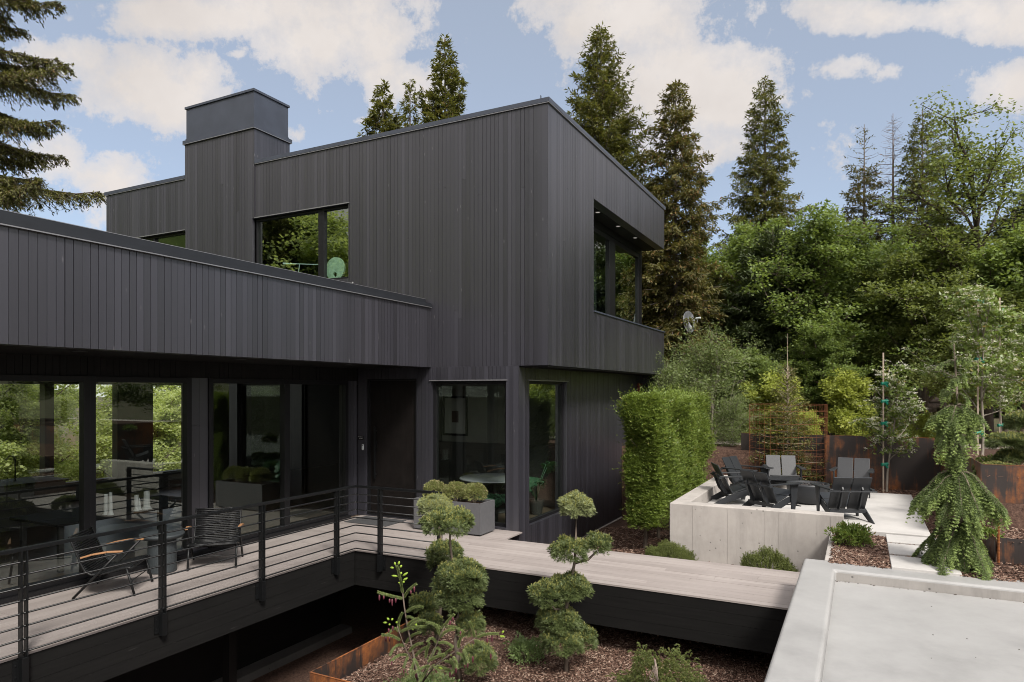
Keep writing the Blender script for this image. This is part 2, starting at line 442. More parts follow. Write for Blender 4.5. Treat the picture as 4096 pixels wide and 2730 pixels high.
# ------------------------------------------------------------------ walls made of boards
YF, XR, XL, XLOW = 11.85, -5.307, -18.9, -5.93      # front facade, right face, far left end, lower right wall
ZB, ZT = 3.229, 8.236
def pieces(a0, a1, z0, z1, ops):
    """rectangles of [a0,a1]x[z0,z1] left by the openings"""
    br = sorted({a0, a1, *[min(max(o[k], a0), a1) for o in ops for k in (0, 1)]})
    out = []
    for b0, b1 in zip(br, br[1:]):
        if b1 - b0 < 1e-4: continue
        m = (b0 + b1) / 2; zs = [(z0, z1)]
        for o in ops:
            if o[0] < m < o[1]:
                nz = []
                for p, q in zs:
                    if o[2] > p: nz.append((p, min(q, o[2])))
                    if o[3] < q: nz.append((max(p, o[3]), q))
                zs = [(p, q) for p, q in nz if q - p > 1e-3]
        out += [(b0, b1, p, q) for p, q in zs]
    return out
def boards(mb, axis, c, a0, a1, z0, z1, ops, sg, rng, w=.0945, th=.02, back=.22):
    t = a0
    while t < a1 - 1e-4:
        e = min(t + w, a1); g = .0045 if rng.random() < .72 else .0095
        for b0, b1, p, q in pieces(t + g * .5, e - g * .5, z0, z1, ops):
            d = th + rng.uniform(-.0015, .0015)
            lo, hi = (c, c + sg * d)
            if q - p > 2.2 and rng.random() < .16:      # a butt joint somewhere up the board
                zj = rng.uniform(p + .6, q - .6); cuts = ((p, zj - .0025), (zj + .0025, q))
            else: cuts = ((p, q),)
            for p, q in cuts:
              if axis == 'Y': mb.box(b0, b1, lo, hi, p, q)
              else: mb.box(lo, hi, b0, b1, p, q)
            continue
            if axis == 'Y': mb.box(b0, b1, lo, hi, p, q)
            else: mb.box(lo, hi, b0, b1, p, q)
        t = e
    for b0, b1, p, q in pieces(a0, a1, z0, z1, ops):
        lo, hi = (c - sg * back, c - sg * .001)
        if axis == 'Y': mb.box(b0, b1, lo, hi, p, q)
        else: mb.box(lo, hi, b0, b1, p, q)
rng = random.Random(3)
house = thing('house', 'modern flat roofed black timber house with upper box overhanging the walkway', 'house', (-12, 14, 0))
W_UP = (-13.12, -10.16, 5.25, 6.92); W_UPL = (-17.8, -15.54, 5.25, 6.90)
W_LOW = (-7.96, -6.19, .04, 2.94); DOOR = (-9.66, -8.32, .02, 3.0)
W_SIDE = (12.30, 14.28, .03, 2.94)
mb = MB()
boards(mb, 'Y', YF, XL, -15.56, ZB, ZT, [W_UP, W_UPL], -1, rng)
mb.build('upper_front_wall', M['siding'], house)
mb = MB(); boards(mb, 'Y', YF, -13.06, XR, ZB, ZT, [W_UP], -1, rng)
mb.build('upper_front_wall', M['siding'], house)
mb = MB(); boards(mb, 'Y', YF, -9.9, XLOW, -.8, ZB - .001, [W_LOW, DOOR, (-99, -9.9, -9, 9)], -1, rng)
mb.build('entrance_wall', M['siding'], house)
# right face of the upper box: front panel, beam above and parapet below the open balcony
mb = MB(); boards(mb, 'X', XR, YF - .02, 14.33, ZB, ZT, [], 1, rng); mb.build('upper_side_wall', M['siding'], house)
mb = MB(); boards(mb, 'X', XR, 14.335, 20.45, 7.03, ZT, [], 1, rng); mb.build('balcony_beam', M['siding'], house)
mb = MB(); boards(mb, 'X', XR, 14.335, 20.45, ZB, 4.50, [], 1, rng); mb.build('balcony_parapet', M['siding'], house)
mb = MB(); mb.box(XR - .25, XR + .045, 14.34, 20.48, 4.502, 4.535); mb.build('parapet_cap', M['coping'], house)
mb = MB(); mb.box(XLOW, XR - .23, 14.10, 14.33, 4.0, 7.05); mb.build('balcony_side_wall', M['siding'], house)
mb = MB(); boards(mb, 'X', XLOW, YF - .02, 20.4, -.76, ZB - .002, [W_SIDE], 1, rng); mb.build('lower_side_wall', M['siding'], house)
mb = MB(); mb.box(XLOW - .2, XLOW + .045, YF + .05, 20.4, -1.4, -.765); mb.build('footing', M['concrete'], house)
mb = MB(); mb.box(-9.93, -9.6, -4, 11.3, -2.6, -2.26); mb.build('footing', concrete_mat('shaded_footing', (.10, .095, .09)), house)  # pale footing concrete, its colour darkened to stand for the shade of the pit
# soffits
mb = MB(); mb.box(XLOW + .03, XR - .001, YF + .02, 20.43, ZB - .03, ZB - .003); mb.build('overhang_soffit', M['soffit'], house)
mb = MB(); mb.box(-6.9, XR - .23, 14.34, 20.44, 7.03, 7.10); so = mb.build('balcony_soffit', M['soffit'], house)
for y in (15.45, 17.0, 18.5):
    mb = MB(); mb.lathe([(.055, -.006), (.075, -.006), (.075, .01), (.055, .01)], 20, (-5.60, y, 7.025))
    d = mb.build('downlight', M['trim'], so)
    mb = MB(); mb.lathe([(.001, 0), (.054, 0), (.054, .008), (.001, .008)], 20, (-5.60, y, 7.019))
    mb.build('downlight_lens', M['lamp'], so)
mb = MB(); mb.box(-6.9, XR - .22, 14.34, 20.44, 3.3, 3.5); mb.build('balcony_floor', M['deckY'], house)
# rear, left and roof
mb = MB(); mb.box(XL, -6.9, 20.2, 20.45, -2.4, ZT - .01); mb.box(-6.9, XR - .23, 20.2, 20.45, -2.4, 3.3); mb.build('rear_wall', M['siding'], house)
mb = MB(); mb.box(XL, XL + .22, YF + .23, 20.2, ZB, ZT - .01); mb.build('end_wall', M['siding'], house)
mb = MB(); mb.box(XL + .2, XR - .02, YF + .25, 20.43, 8.02, 8.18); mb.build('roof', M['trim'], house)
def coping(name, boxes, parent):
    mb = MB()
    for b in boxes: mb.box(*b)
    return mb.build(name, M['coping'], parent)
c1 = coping('roof_coping', [(XL - .05, -15.57, YF - .055, YF + .28, ZT + .006, ZT + .088), (-13.05, XR + .055, YF - .055, YF + .28, ZT + .006, ZT + .088),
    (XR - .28, XR + .055, YF + .281, 20.5, ZT + .006, ZT + .088), (XL - .05, XL + .25, YF + .281, 20.5, ZT + .006, ZT + .088), (XL + .251, XR - .281, 20.2, 20.5, ZT + .006, ZT + .088)], house)
mb = MB(); mb.box(-13.05, XR - .16, YF + .06, YF + .2, ZT + .09, ZT + .135); mb.box(XL + .05, -15.57, YF + .06, YF + .2, ZT + .09, ZT + .135)
mb.box(XR - .165, XR - .16, YF + .03, YF + .07, ZT + .09, ZT + .19)
mb.build('roof_edge_strip', M['trim'], house)
mb = MB(); e = .012
mb.box(XL - .04, -15.57, YF - .05, YF - .0, ZT - e, ZT + .004); mb.box(-13.05, XR + .05, YF - .05, YF, ZT - e, ZT + .004)
mb.box(XR + .0, XR + .05, YF + .001, 20.48, ZT - e, ZT + .004); mb.build('drip_edge', M['drip'], house)
# chimney
mb = MB(); boards(mb, 'Y', YF - .03, -15.56, -13.06, 5.0, 9.11, [W_UP, W_UPL], -1, rng, back=.05)
boards(mb, 'Y', YF - .03, -15.56, -13.06, ZB, 5.0, [], -1, rng, back=.05)
boards(mb, 'X', -13.085, YF - .05, 12.96, ZT - .1, 9.11, [], 1, rng, back=.05)
mb.box(-15.54, -13.16, YF + .03, 12.96, ZT - .2, 9.1); chim = mb.build('chimney', M['siding'], house)
mb = MB(); mb.box(-15.6, -13.02, YF - .09, 13.0, 9.112, 9.20); mb.build('chimney_flange', M['coping'], chim)
mb = MB(); mb.box(-15.6, -13.02, YF - .092, 13.0, 9.098, 9.111); mb.build('drip_edge', M['drip'], chim)
mb = MB(); mb.box(-15.53, -13.09, YF - .03, 12.93, 9.2, 10.02); mb.build('chimney_casing', M['coping'], chim)
mb = MB(); mb.box(-15.56, -13.06, YF - .06, 12.96, 10.02, 10.075); mb.build('chimney_cap', M['coping'], chim)
mb = MB(); mb.box(-15.545, -13.075, YF - .045, 12.945, 9.201, 9.25); mb.build('chimney_seam', M['coping'], chim)

# left wing: deep timber fascia, soffit, roof, glazed front
XF, XG = -7.95, -9.9
mb = MB(); boards(mb, 'X', XF - .02, -4.0, YF - .022, ZB, 4.466, [], 1, rng); mb.build('fascia', M['siding'], house)
mb = MB(); mb.box(XF - .28, XF + .045, -4, YF - .06, 4.476, 4.545); mb.build('fascia_coping', M['capdark'], house)
mb = MB(); mb.box(XF - .24, XF - .10, -4, YF - .07, 4.546, 4.645); mb.build('fascia_upstand', M['capdark'], house)
mb = MB(); mb.box(XF - .10, XF - .097, -4, YF - .08, 4.6455, 4.652); mb.build('cap_seam', M['drip'], house)
mb = MB(); mb.box(XF - .01, XF + .043, -4, YF - .06, 4.460, 4.474); mb.build('drip_edge', M['drip'], house)
mb = MB(); mb.box(XG - .2, XF - .022, -4, YF - .03, ZB + .004, ZB + .06); wso = mb.build('porch_soffit', M['soffit'], house)
for y in (5.05, 7.5, 10.0):
    mb = MB(); mb.lathe([(.06, -.006), (.085, -.006), (.085, .02), (.06, .02)], 20, (-8.6, y, ZB + .002)); mb.build('soffit_light', M['trim'], wso)
mb = MB(); mb.box(-19.0, XF - .25, -4, YF - .05, 4.3, 4.44); mb.build('wing_roof', M['trim'], house)
mb = MB(); boards(mb, 'X', XG - .02, -4, YF - .03, 2.955, ZB + .003, [], 1, rng, th=.018); mb.build('header_wall', M['sidingshade'], house)
mb = MB(); mb.box(XG - .06, XG + .10, -4, 11.5, -.18, .055); mb.build('door_track', M['frame'], house)
mb = MB(); boards(mb, 'X', XG - .02, 7.62, 7.955, .056, 2.954, [], 1, rng, w=.17); mb.build('pier', M['siding'], house)
mb = MB(); boards(mb, 'X', XG - .02, 11.5, YF - .03, .0, 2.954, [], 1, rng); mb.build('pier', M['siding'], house)

def window(axis, c, sg, a0, a1, z0, z1, mull, parent, glass, fw=.055, depth=.10, recess=.05, head=True):
    """frame with its panes; c is the wall plane, sg the side the weather is on"""
    f0, f1 = c - sg * (recess + depth), c - sg * recess; mb = MB()
    def bx(m, p, q, r, s, u, v):
        if axis == 'Y': m.box(p, q, r, s, u, v)
        else: m.box(r, s, p, q, u, v)
    bx(mb, a0, a0 + fw, f0, f1, z0, z1); bx(mb, a1 - fw, a1, f0, f1, z0, z1)
    bx(mb, a0 + fw, a1 - fw, f0, f1, z0, z0 + fw); bx(mb, a0 + fw, a1 - fw, f0, f1, z1 - fw, z1)
    for m0, m1 in mull: bx(mb, m0, m1, f0 - sg * .002, f1 + sg * .002, z0 + fw, z1 - fw)
    w = mb.build('window', M['frame'], parent, bevel=.004)
    ed = [a0 + fw] + [t for m in mull for t in m] + [a1 - fw]
    g = c - sg * (recess + depth * .55)
    for p, q in zip(ed[::2], ed[1::2]):
        mb = MB(); zz0, zz1 = z0 + fw, z1 - fw
        if axis == 'Y': mb.add([(p, g, zz0), (q, g, zz0), (q, g, zz1), (p, g, zz1)], [(0, 1, 2, 3)])
        else: mb.add([(g, p, zz0), (g, q, zz0), (g, q, zz1), (g, p, zz1)], [(0, 1, 2, 3)])
        mb.build('pane', glass, w)
    if head:
        mb = MB(); bx(mb, a0 - .03, a1 + .03, c + sg * .022, c + sg * .045, z1 + .002, z1 + .022); mb.build('head_flashing', M['drip'], w)
    return w
window('Y', YF, -1, *W_UP, [(-11.11, -10.94)], house, M['glassg'])
window('Y', YF, -1, *W_UPL, [(-17.0, -16.9)], house, M['glassg'])
window('Y', YF, -1, *W_LOW, [], house, M['glassc'], fw=.07, recess=.07)
window('X', XLOW, 1, *W_SIDE, [], house, M['glasss'], fw=.06, recess=.07)
window('X', XLOW, 1, 14.335, 20.06, 3.5, 6.86, [(17.25, 17.75)], house, M['glassb'], fw=.12, recess=.0, head=False)
mb = MB(); mb.box(XLOW - .12, XLOW + .02, 14.335, 20.06, 6.862, 7.028); mb.build('balcony_lintel', M['frame'], house)
mb = MB(); mb.box(-6.3, XLOW + .02, 20.061, 20.2, 3.5, 7.028); mb.build('balcony_post', M['frame'], house)
for a0, a1, ml in ((-3.9, 1.9, [(-1.1, -.95)]), (1.9, 5.94, [(3.75, 3.9)]), (5.942, 7.618, []), (7.958, 11.498, [(9.66, 9.80)])):
    window('X', XG, 1, a0, a1, .057, 2.953, ml, house, M['glass'], fw=.085 if a0 > 1 else .08, depth=.12, recess=-.03, head=False)
# front door
mb = MB(); n = 9
for i in range(n):
    x0 = -9.60 + i * (1.22 / n); mb.box(x0 + .0015, x0 + 1.22 / n - .0015, YF + .07, YF + .13, .05, 2.96)
mb.box(-9.6, -8.38, YF + .085, YF + .12, .049, 2.961)
dr = mb.build('door', M['door'], house)
mb = MB(); mb.box(-9.66, -9.6, YF + .02, YF + .16, .02, 3.0); mb.box(-8.38, -8.32, YF + .02, YF + .16, .02, 3.0); mb.box(-9.6, -8.38, YF + .02, YF + .16, 2.962, 3.0); mb.box(-9.6, -8.38, YF, YF + .16, .0, .045)
mb.build('door_frame', M['frame'], dr)
mb = MB(); mb.box(-9.47, -9.435, YF - .0, YF + .03, .82, 1.95); mb.box(-9.465, -9.44, YF + .03, YF + .07, .9, .93); mb.box(-9.465, -9.44, YF + .03, YF + .07, 1.84, 1.87)
mb.build('handle', M['rail'], dr, bevel=.004)
mb = MB(); mb.box(-9.50, -9.42, YF + .05, YF + .07, 1.5, 1.64); mb.build('lock_plate', M['rail'], dr, bevel=.004)
# interior shell
mb = MB(); mb.box(-17.5, -9.85, -3.9, 20.1, -.25, -.01); mb.box(-9.845, XLOW - .2, YF + .2, 15.0, -.25, -.01); mb.build('interior_floor', M['infloor'], house)
mb = MB(); mb.box(-17.5, -9.95, -3.9, 20.1, 2.96, 3.2); mb.box(-9.94, XLOW - .2, YF + .2, 15.0, 2.96, 3.2); mb.build('interior_ceiling', M['inwall'], house)
mb = MB()
for b0, b1, p, q in pieces(-4, 20.1, -.25, 3.0, [(-3, 2.2, .45, 2.9), (2.3, 9.45, .45, 2.9), (9.66, 11.25, .45, 2.9), (12.27, 13.35, .45, 2.9)]): mb.box(-17.72, -17.5, b0, b1, p, q)
mb.box(-17.5, -9.9, 20.0, 20.19, -.2, 3); mb.box(-19, -9.9, -4.2, -4.0, -2.4, 4.3); mb.box(-9.85, -9.75, YF + .23, 20, -.2, 3.0)
mb.box(-17.5, -9.8, 11.9, 12.0, 2.96, 4.3)
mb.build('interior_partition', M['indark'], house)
mb = MB(); mb.box(-9.74, -8.4, 15.0, 15.15, 0, 2.96); mb.box(-8.399, XLOW - .2, 15.6, 15.75, 0, 2.96); mb.box(-8.52, -8.4, 15.151, 15.6, 0, 2.96); mb.build('interior_wall', M['inwall'], house)
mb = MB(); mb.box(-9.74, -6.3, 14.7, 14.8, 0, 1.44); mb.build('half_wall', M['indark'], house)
mb = MB(); mb.box(XL + .2, XLOW - .15, YF + .23, 20.1, 4.4, 4.7); mb.box(XL + .2, -6.9, YF + .23, 20.1, 7.7, 8.0); mb.box(XL + .2, -6.2, 16.8, 17.0, 4.7, 7.7)
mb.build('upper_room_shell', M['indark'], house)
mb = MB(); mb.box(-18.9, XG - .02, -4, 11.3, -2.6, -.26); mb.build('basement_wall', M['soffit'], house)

# ------------------------------------------------------------------ things fixed to the house
bell = thing('alarm_bell', 'small dark red alarm sounder high on the side wall under the overhang', 'alarm', (XLOW + .02, 19.85, 2.82))
mb = MB(); mb.box(XLOW + .022, XLOW + .10, 19.72, 20.0, 2.68, 2.96); mb.build('casing', M['red'], bell, bevel=.01)
mb = MB(); mb.lathe([(.001, 0), (.09, 0), (.09, .03), (.001, .04)], 20); o = mb.build('sounder', M['rail'], bell); o.matrix_parent_inverse = Matrix(); o.rotation_euler = (0, R(90), 0); o.location = (.082, 0, 0)
secam = thing('security_camera', 'small black dome camera on the facade under the upper window', 'camera', (-10.05, YF - .02, 5.12))
mb = MB(); mb.lathe([(.001, 0), (.055, 0), (.055, .02), (.03, .05), (.001, .05)], 18); o = mb.build('mount', M['rail'], secam); o.matrix_parent_inverse = Matrix(); o.rotation_euler = (R(90), 0, 0)
mb = MB(); mb.lathe([(.001, -.06), (.03, -.052), (.052, -.02), (.052, .02), (.03, .05), (.001, .055)], 18, (-10.05, YF - .10, 5.10)); mb.build('housing', M['rail'], secam, smooth=True)
sign = thing('door_sign', 'small black sign asking for shoes off beside the front door', 'sign', (-9.80, YF - .03, 1.70))
mb = MB(); mb.box(-9.872, -9.728, YF - .034, YF - .022, 1.66, 1.75); mb.build('plate', M['rail'], sign)
for k, tx in enumerate(('Please Remove', 'Your Shoes')):
    cu = bpy.data.curves.new('lettering', 'FONT'); cu.body = tx; cu.size = .021; cu.align_x = 'CENTER'; cu.extrude = .0008
    tmp = bpy.data.objects.new('lettering_curve', cu); me = bpy.data.meshes.new_from_object(tmp); bpy.data.objects.remove(tmp)
    o = link('lettering', me, M['white_letter'])
    o.rotation_euler = (R(90), 0, 0); o.location = (0, -.0055, .017 - k * .03); o.parent = sign
bellp = thing('doorbell', 'white rounded video doorbell on the pier beside the front door', 'doorbell', (-9.745, YF - .03, 1.50))
mb = MB(); pts = [(.022 * math.cos(a) , .045 * (1 if math.sin(a) > 0 else -1) + .022 * math.sin(a)) for a in [2 * math.pi * (k + .5) / 28 for k in range(28)]]
mb.prism([(-9.745 + x, 1.50 + z) for x, z in pts], 'y', YF - .044, YF - .022); mb.build('casing', M['porcelain'], bellp, bevel=.003)
mb = MB(); mb.lathe([(.001, 0), (.013, 0), (.013, .004), (.001, .004)], 18); o = mb.build('lens', M['rail'], bellp); o.matrix_parent_inverse = Matrix(); o.rotation_euler = (R(90), 0, 0); o.location = (0, -.0145, .043)

# ------------------------------------------------------------------ deck, walkway, railing
XD, YW0, YW1, XW1 = -7.756, 9.206, 11.11, -.69
deck = thing('deck', 'grey brown timber terrace and walkway with black beams along the house', 'deck', (-8.5, 9, 0))
def deckboards(name, x0, x1, y0, y1, along, seed):
    mb = MB(); r = random.Random(seed); w = .138
    a0, a1 = (x0, x1) if along == 'Y' else (y0, y1); l0, l1 = (y0, y1) if along == 'Y' else (x0, x1)
    t = a0
    n = max(1, round((a1 - a0) / w)); w = (a1 - a0) / n
    for i in range(n):
        p, q = a0 + i * w + .0016, a0 + (i + 1) * w - .0016; cut = [l0]
        c = l0 + r.uniform(1, 4.8)
        while c < l1 - .5: cut.append(c); c += 4.9
        cut.append(l1)
        for s, e in zip(cut, cut[1:]):
            z = r.uniform(-.0012, .0012)
            if along == 'Y': mb.box(p, q, s + .0015, e - .0015, -.025, z)
            else: mb.box(s + .0015, e - .0015, p, q, -.025, z)
    return mb.build(name, M['deck' + along], deck)
deckboards('terrace_decking', -9.79, XD, -3, YW0 - .003, 'Y', 1)
deckboards('walkway_decking', -9.79, XW1, YW0, YW1, 'X', 2)
deckboards('landing_decking', -9.79, -5.83, YW1 + .003, YF - .025, 'X', 3)
beamm = concrete_mat('black_stained_beam', (.024, .0235, .023), holes=False)
def beam_mat():
    m, nt, out = new_mat('black_board_beam')
    v = coords(nt); st = coords(nt, (1.5, 1.5, 26)); g = noise(nt, st, 1.0, 5, .65)
    col = mix(nt, g, (.005, .005, .005), (.014, .0135, .013))
    sc = noise(nt, coords(nt, (2.2, 2.2, 40)), 1.0, 3, .5)
    col = mix(nt, ramp(nt, sc, [(.70, 0.0), (.76, .4)]), col, (.07, .067, .065))
    principled(nt, out, col, .65, 0, g, .3, .003, .1); return m
M['beam'] = beam_mat()
def beam(axis, c, a0, a1):
    mb = MB()
    for k in range(4):
        z1 = -.028 - k * .147
        if axis == 'X': mb.box(c - .06, c, a0, a1, z1 - .144, z1)
        else: mb.box(a0, a1, c, c + .06, z1 - .144, z1)
    if axis == 'X': mb.box(c - .08, c - .061, a0, a1, -.615, -.03)
    else: mb.box(a0, a1, c + .061, c + .08, -.615, -.03)
    return mb.build('beam', M['beam'], deck)
beam('X', XD - .012, -3, YW0 - .0); beam('Y', YW0 + .012, XD - .012, -4.1); beam('Y', YW0 + .0121, -4.097, XW1); 
mb = MB(); mb.box(-5.8, XW1, YW1 - .07, YW1 - .012, -.6, -.03); mb.build('rear_beam', M['beam'], deck)
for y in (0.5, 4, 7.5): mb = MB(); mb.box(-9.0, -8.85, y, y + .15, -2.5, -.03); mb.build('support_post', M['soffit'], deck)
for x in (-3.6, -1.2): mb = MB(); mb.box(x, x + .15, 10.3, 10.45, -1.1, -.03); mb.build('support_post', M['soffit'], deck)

rail = thing('railing', 'black steel railing with thin horizontal bars round the terrace corner', 'railing', (XD, YW0, 0))
xr, yr = XD + .035, YW0 - .035
mb = MB(); mb.bar((xr, -3, 1.10), (xr, yr, 1.10), .05, .042); mb.bar((xr - .025, yr, 1.10), (-5.97, yr, 1.10), .05, .042); mb.build('handrail', M['rail'], rail, bevel=.004)
for k in range(8):
    z = .032 + k * .1335
    mb = MB(); mb.tube([(xr, -3, z), (xr, yr - .03, z), (xr + .009, yr - .009, z), (xr + .03, yr, z), (-5.99, yr, z)], .0105, 8); mb.build('rail', M['rail'], rail, smooth=True)
def post(x, y, ax):
    mb = MB()
    if ax == 'X':      # terrace side: twin flats, seen face on
        mb.box(x - .036, x + .036, y - .032, y - .020, -.02, 1.08); mb.box(x - .036, x + .036, y + .020, y + .032, -.02, 1.08)
        mb.box(x - .028, x + .045, y - .032, y + .032, -.30, -.021)
        p = mb.build('post', M['rail'], rail, bevel=.002)
        mb = MB(); mb.box(x - .040, x - .030, y - .085, y + .085, -.27, -.05)
    else:
        mb.box(x - .032, x - .020, y - .036, y + .036, -.02, 1.08); mb.box(x + .020, x + .032, y - .036, y + .036, -.02, 1.08)
        mb.box(x - .032, x + .032, y - .045, y + .028, -.30, -.021)
        p = mb.build('post', M['rail'], rail, bevel=.002)
        mb = MB(); mb.box(x - .085, x + .085, y + .030, y + .040, -.27, -.05)
    br = mb.build('bracket', M['rail'], p)
    for dz in (-.1, -.22):
        for s in (-.06, .06):
            mb = MB(); mb.lathe([(.001, 0), (.011, 0), (.011, .008), (.001, .010)], 8)
            o = mb.build('bolt', M['rail'], p); o.matrix_parent_inverse = mat4(p).inverted()
            o.rotation_euler = (0, R(90), 0) if ax == 'X' else (R(90), 0, 0)
            o.location = (x - .030, y + s, dz) if ax == 'X' else (x + s, y + .030, dz)
for y in (2.38, 3.96, 5.54, 7.12, 8.70): post(xr, y, 'X')
post(-7.19, yr, 'Y'); post(-6.0, yr, 'Y')
# ------------------------------------------------------------------ concrete roof slab with parapet in the foreground
pr = thing('parapet_roof', 'flat pale concrete roof with raised rounded parapet in the lower right corner', 'concrete roof', (2, 6, .2))
X0, Y1, ZP, ZS = -.681, 10.12, .45, .31
mb = MB(); wl = .395; wr = .49
mb.prism([(X0, -3), (X0 + wl, -3), (X0 + wl, Y1 - wr), (12, Y1 - wr), (12, Y1), (X0, Y1)], 'z', -1.2, ZP)
o = mb.build('parapet', M['white'], pr, bevel=.035); o.modifiers['bevel'].segments = 4
mb = MB(); mb.box(X0 + wl + .001, 12, -3, Y1 - wr - .001, -.4, ZS); mb.build('roof_surface', M['white'], pr)
mb = MB(); mb.box(X0 + wl + .001, 12, Y1 - wr - .006, Y1 - wr - .0012, ZS + .001, ZP - .035); mb.build('parapet_face', M['whitein'], pr)
# debris line of caulk along the inner corner
mb = MB(); rr = random.Random(5)
for i in range(46):
    x = X0 + wl + 5.5 * rr.random() ** 1.6; y = Y1 - wr - .012 - abs(rr.gauss(0, .012)); s = rr.uniform(.003, .009); mb.box(x - s, x + s * 1.4, y - s, y, ZS - .001, ZS + s * .6)
for i in range(9):
    x = X0 + wl + .06 + rr.uniform(0, 3.2); y = 3 + rr.uniform(0, 6.3); s = rr.uniform(.002, .005); mb.box(x - s, x + s * 1.8, y - s, y + s, ZS - .001, ZS + s * .8)
o = mb.build('dirt_specks', M['barkd'], pr); o['kind'] = 'stuff'

# ------------------------------------------------------------------ patio
pw = thing('patio_wall', 'low board formed concrete wall round the raised patio', 'concrete wall', (-1.6, 12.2, 0))
mb = MB(); mb.box(-3.03, -.235, 12.1, 12.40, -.6, .735); mb.build('front_wall', M['concrete'], pw, bevel=.012)
mb = MB(); mb.box(-3.03, -2.73, 12.401, 16.7, -.9, .735); mb.build('flank_wall', M['concrete'], pw, bevel=.012)
mb = MB(); mb.box(-2.729, -1.25, 16.72, 17.0, -.3, .735); mb.build('end_wall', M['concrete'], pw, bevel=.012)
mb = MB()
for x in (-2.62, -2.03, -1.42, -1.21, -.62, -.42): mb.box(x, x + .009, 12.0955, 12.101, -.3, .715)
mb.build('form_seam', M['concrete'], pw)
mb = MB(); mb.box(-2.72, .985, 12.30, 16.95, .34, .50); ps = mb.build('patio_slab', M['slab'], None, bevel=.012)
tag(ps, 'smooth pale concrete floor of the raised patio', 'patio', None, 'structure')
mb = MB(); mb.box(-.43, -.25, 10.13, 12.09, -.5, .452); lw = mb.build('garden_wall', M['concrete'], None, bevel=.012)
tag(lw, 'narrow low concrete wall edging the mulch bed beside the stepping slabs', 'concrete wall')
for i, (y0, y1, lab) in enumerate(((11.63, 12.21, 'pale rectangular stepping slab touching the patio edge'), (10.80, 11.52, 'middle one of three pale stepping slabs in mulch'), (9.98, 10.68, 'stepping slab closest to the parapet, half under the weeping spruce'))):
    mb = MB(); mb.box(.36, 1.12, y0, y1, .40, .485); o = mb.build('stepping_slab', M['slab'], None, bevel=.008); tag(o, lab, 'paving slab', 'stepping slabs up to the patio')
mb = MB(); mb.box(2.32, 3.2, 9.98, 10.5, .3, .56); o = mb.build('concrete_block', M['slab'], None, bevel=.01); tag(o, 'pale concrete block behind the parapet at the right edge', 'block')

# ------------------------------------------------------------------ weathering steel walls
sw = thing('steel_retaining_wall', 'rusty brown steel retaining wall of two broad panels behind the patio', 'steel wall', (0, 18, .5))
mb = MB(); mb.box(-.73, 1.6, 18.0, 18.012, .3, 1.67); mb.build('panel', M['steel'], sw)
mb = MB(); mb.box(-2.75, -.75, 18.42, 18.432, .3, 1.64); mb.build('panel', M['steel2'], sw)
mb = MB(); mb.box(-.742, -.73, 18.0, 18.43, .3, 1.66); mb.box(1.6, 1.612, 12.2, 18.012, .3, 1.655); mb.build('return_panel', M['steel'], sw)
mb = MB(); mb.box(-.73, 1.6, 17.998, 18.014, 1.671, 1.677); mb.box(-2.75, -.75, 18.418, 18.434, 1.641, 1.647); mb.build('top_edge', M['rustedge'], sw)
mb = MB()
for x, y, z in ((-.62, 17.999, 1.36), (-2.6, 18.419, 1.3)):
    mb.tube([(x, y, z), (x, y - .006, z)], .03, 16)
mb.build('weld_plug', M['steel2'], sw)
sl = thing('low_steel_wall', 'lower dark steel panel half hidden behind the hedge', 'steel wall', (-4, 18.5, .3))
mb = MB(); mb.box(-5.6, -2.76, 18.45, 18.462, .0, 1.17); mb.build('panel', M['steel2'], sl)
tp = thing('steel_planter', 'tall dark steel planter wall at the right edge under the cloud pruned pine', 'steel planter', (3, 12.2, .5))
mb = MB(); mb.box(1.613, 7, 12.2, 12.212, .3, 1.642); mb.build('panel', M['steel2'], tp)
mb = MB(); mb.box(1.613, 7, 12.198, 12.214, 1.643, 1.649); mb.build('top_edge', M['rustedge'], tp)
lp = thing('steel_planter', 'low dark steel planter edge with a rebar stake at the right edge', 'steel planter', (3, 11, .4))
mb = MB(); mb.box(1.63, 7, 11.0, 11.012, .3, .785); mb.build('panel', M['steel2'], lp)
mb = MB(); mb.box(1.60, 1.612, 11.0, 12.19, .3, .785); mb.build('return_panel', M['steel'], lp)
mb = MB(); p = onY(3993, 2200, 10.97); mb.tube([(p.x, 10.96, .35), (p.x, 10.96, 1.10)], .014, 8)
for i in range(36): z = .40 + i * .019; mb.tube([(p.x, 10.96, z), (p.x, 10.96, z + .007)], .018, 8)
o = mb.build('rebar_stake', M['rustedge']); tag(o, 'short rusty ribbed rebar stake in front of the low planter', 'stake')
be = thing('steel_bed_edging', 'orange rusted steel edging round the sunken pine bed', 'bed edging', (-6.1, 6.5, -.9))
mb = MB(); mb.box(-6.155, -6.145, 6.44, 11.2, -2.4, -.80); mb.box(-6.145, -.69, 6.44, 6.45, -2.4, -.80); mb.build('panel', M['rustedge'], be)
mb = MB(); mb.box(-6.1445, -6.139, 6.451, 11.2, -1.2, -.802); mb.build('liner', M['steel2'], be)
mb = MB(); mb.box(-6.160, -6.138, 6.435, 11.2, -.80, -.794); mb.box(-6.138, -.69, 6.435, 6.457, -.80, -.794); mb.build('top_edge', M['rustedge'], be)

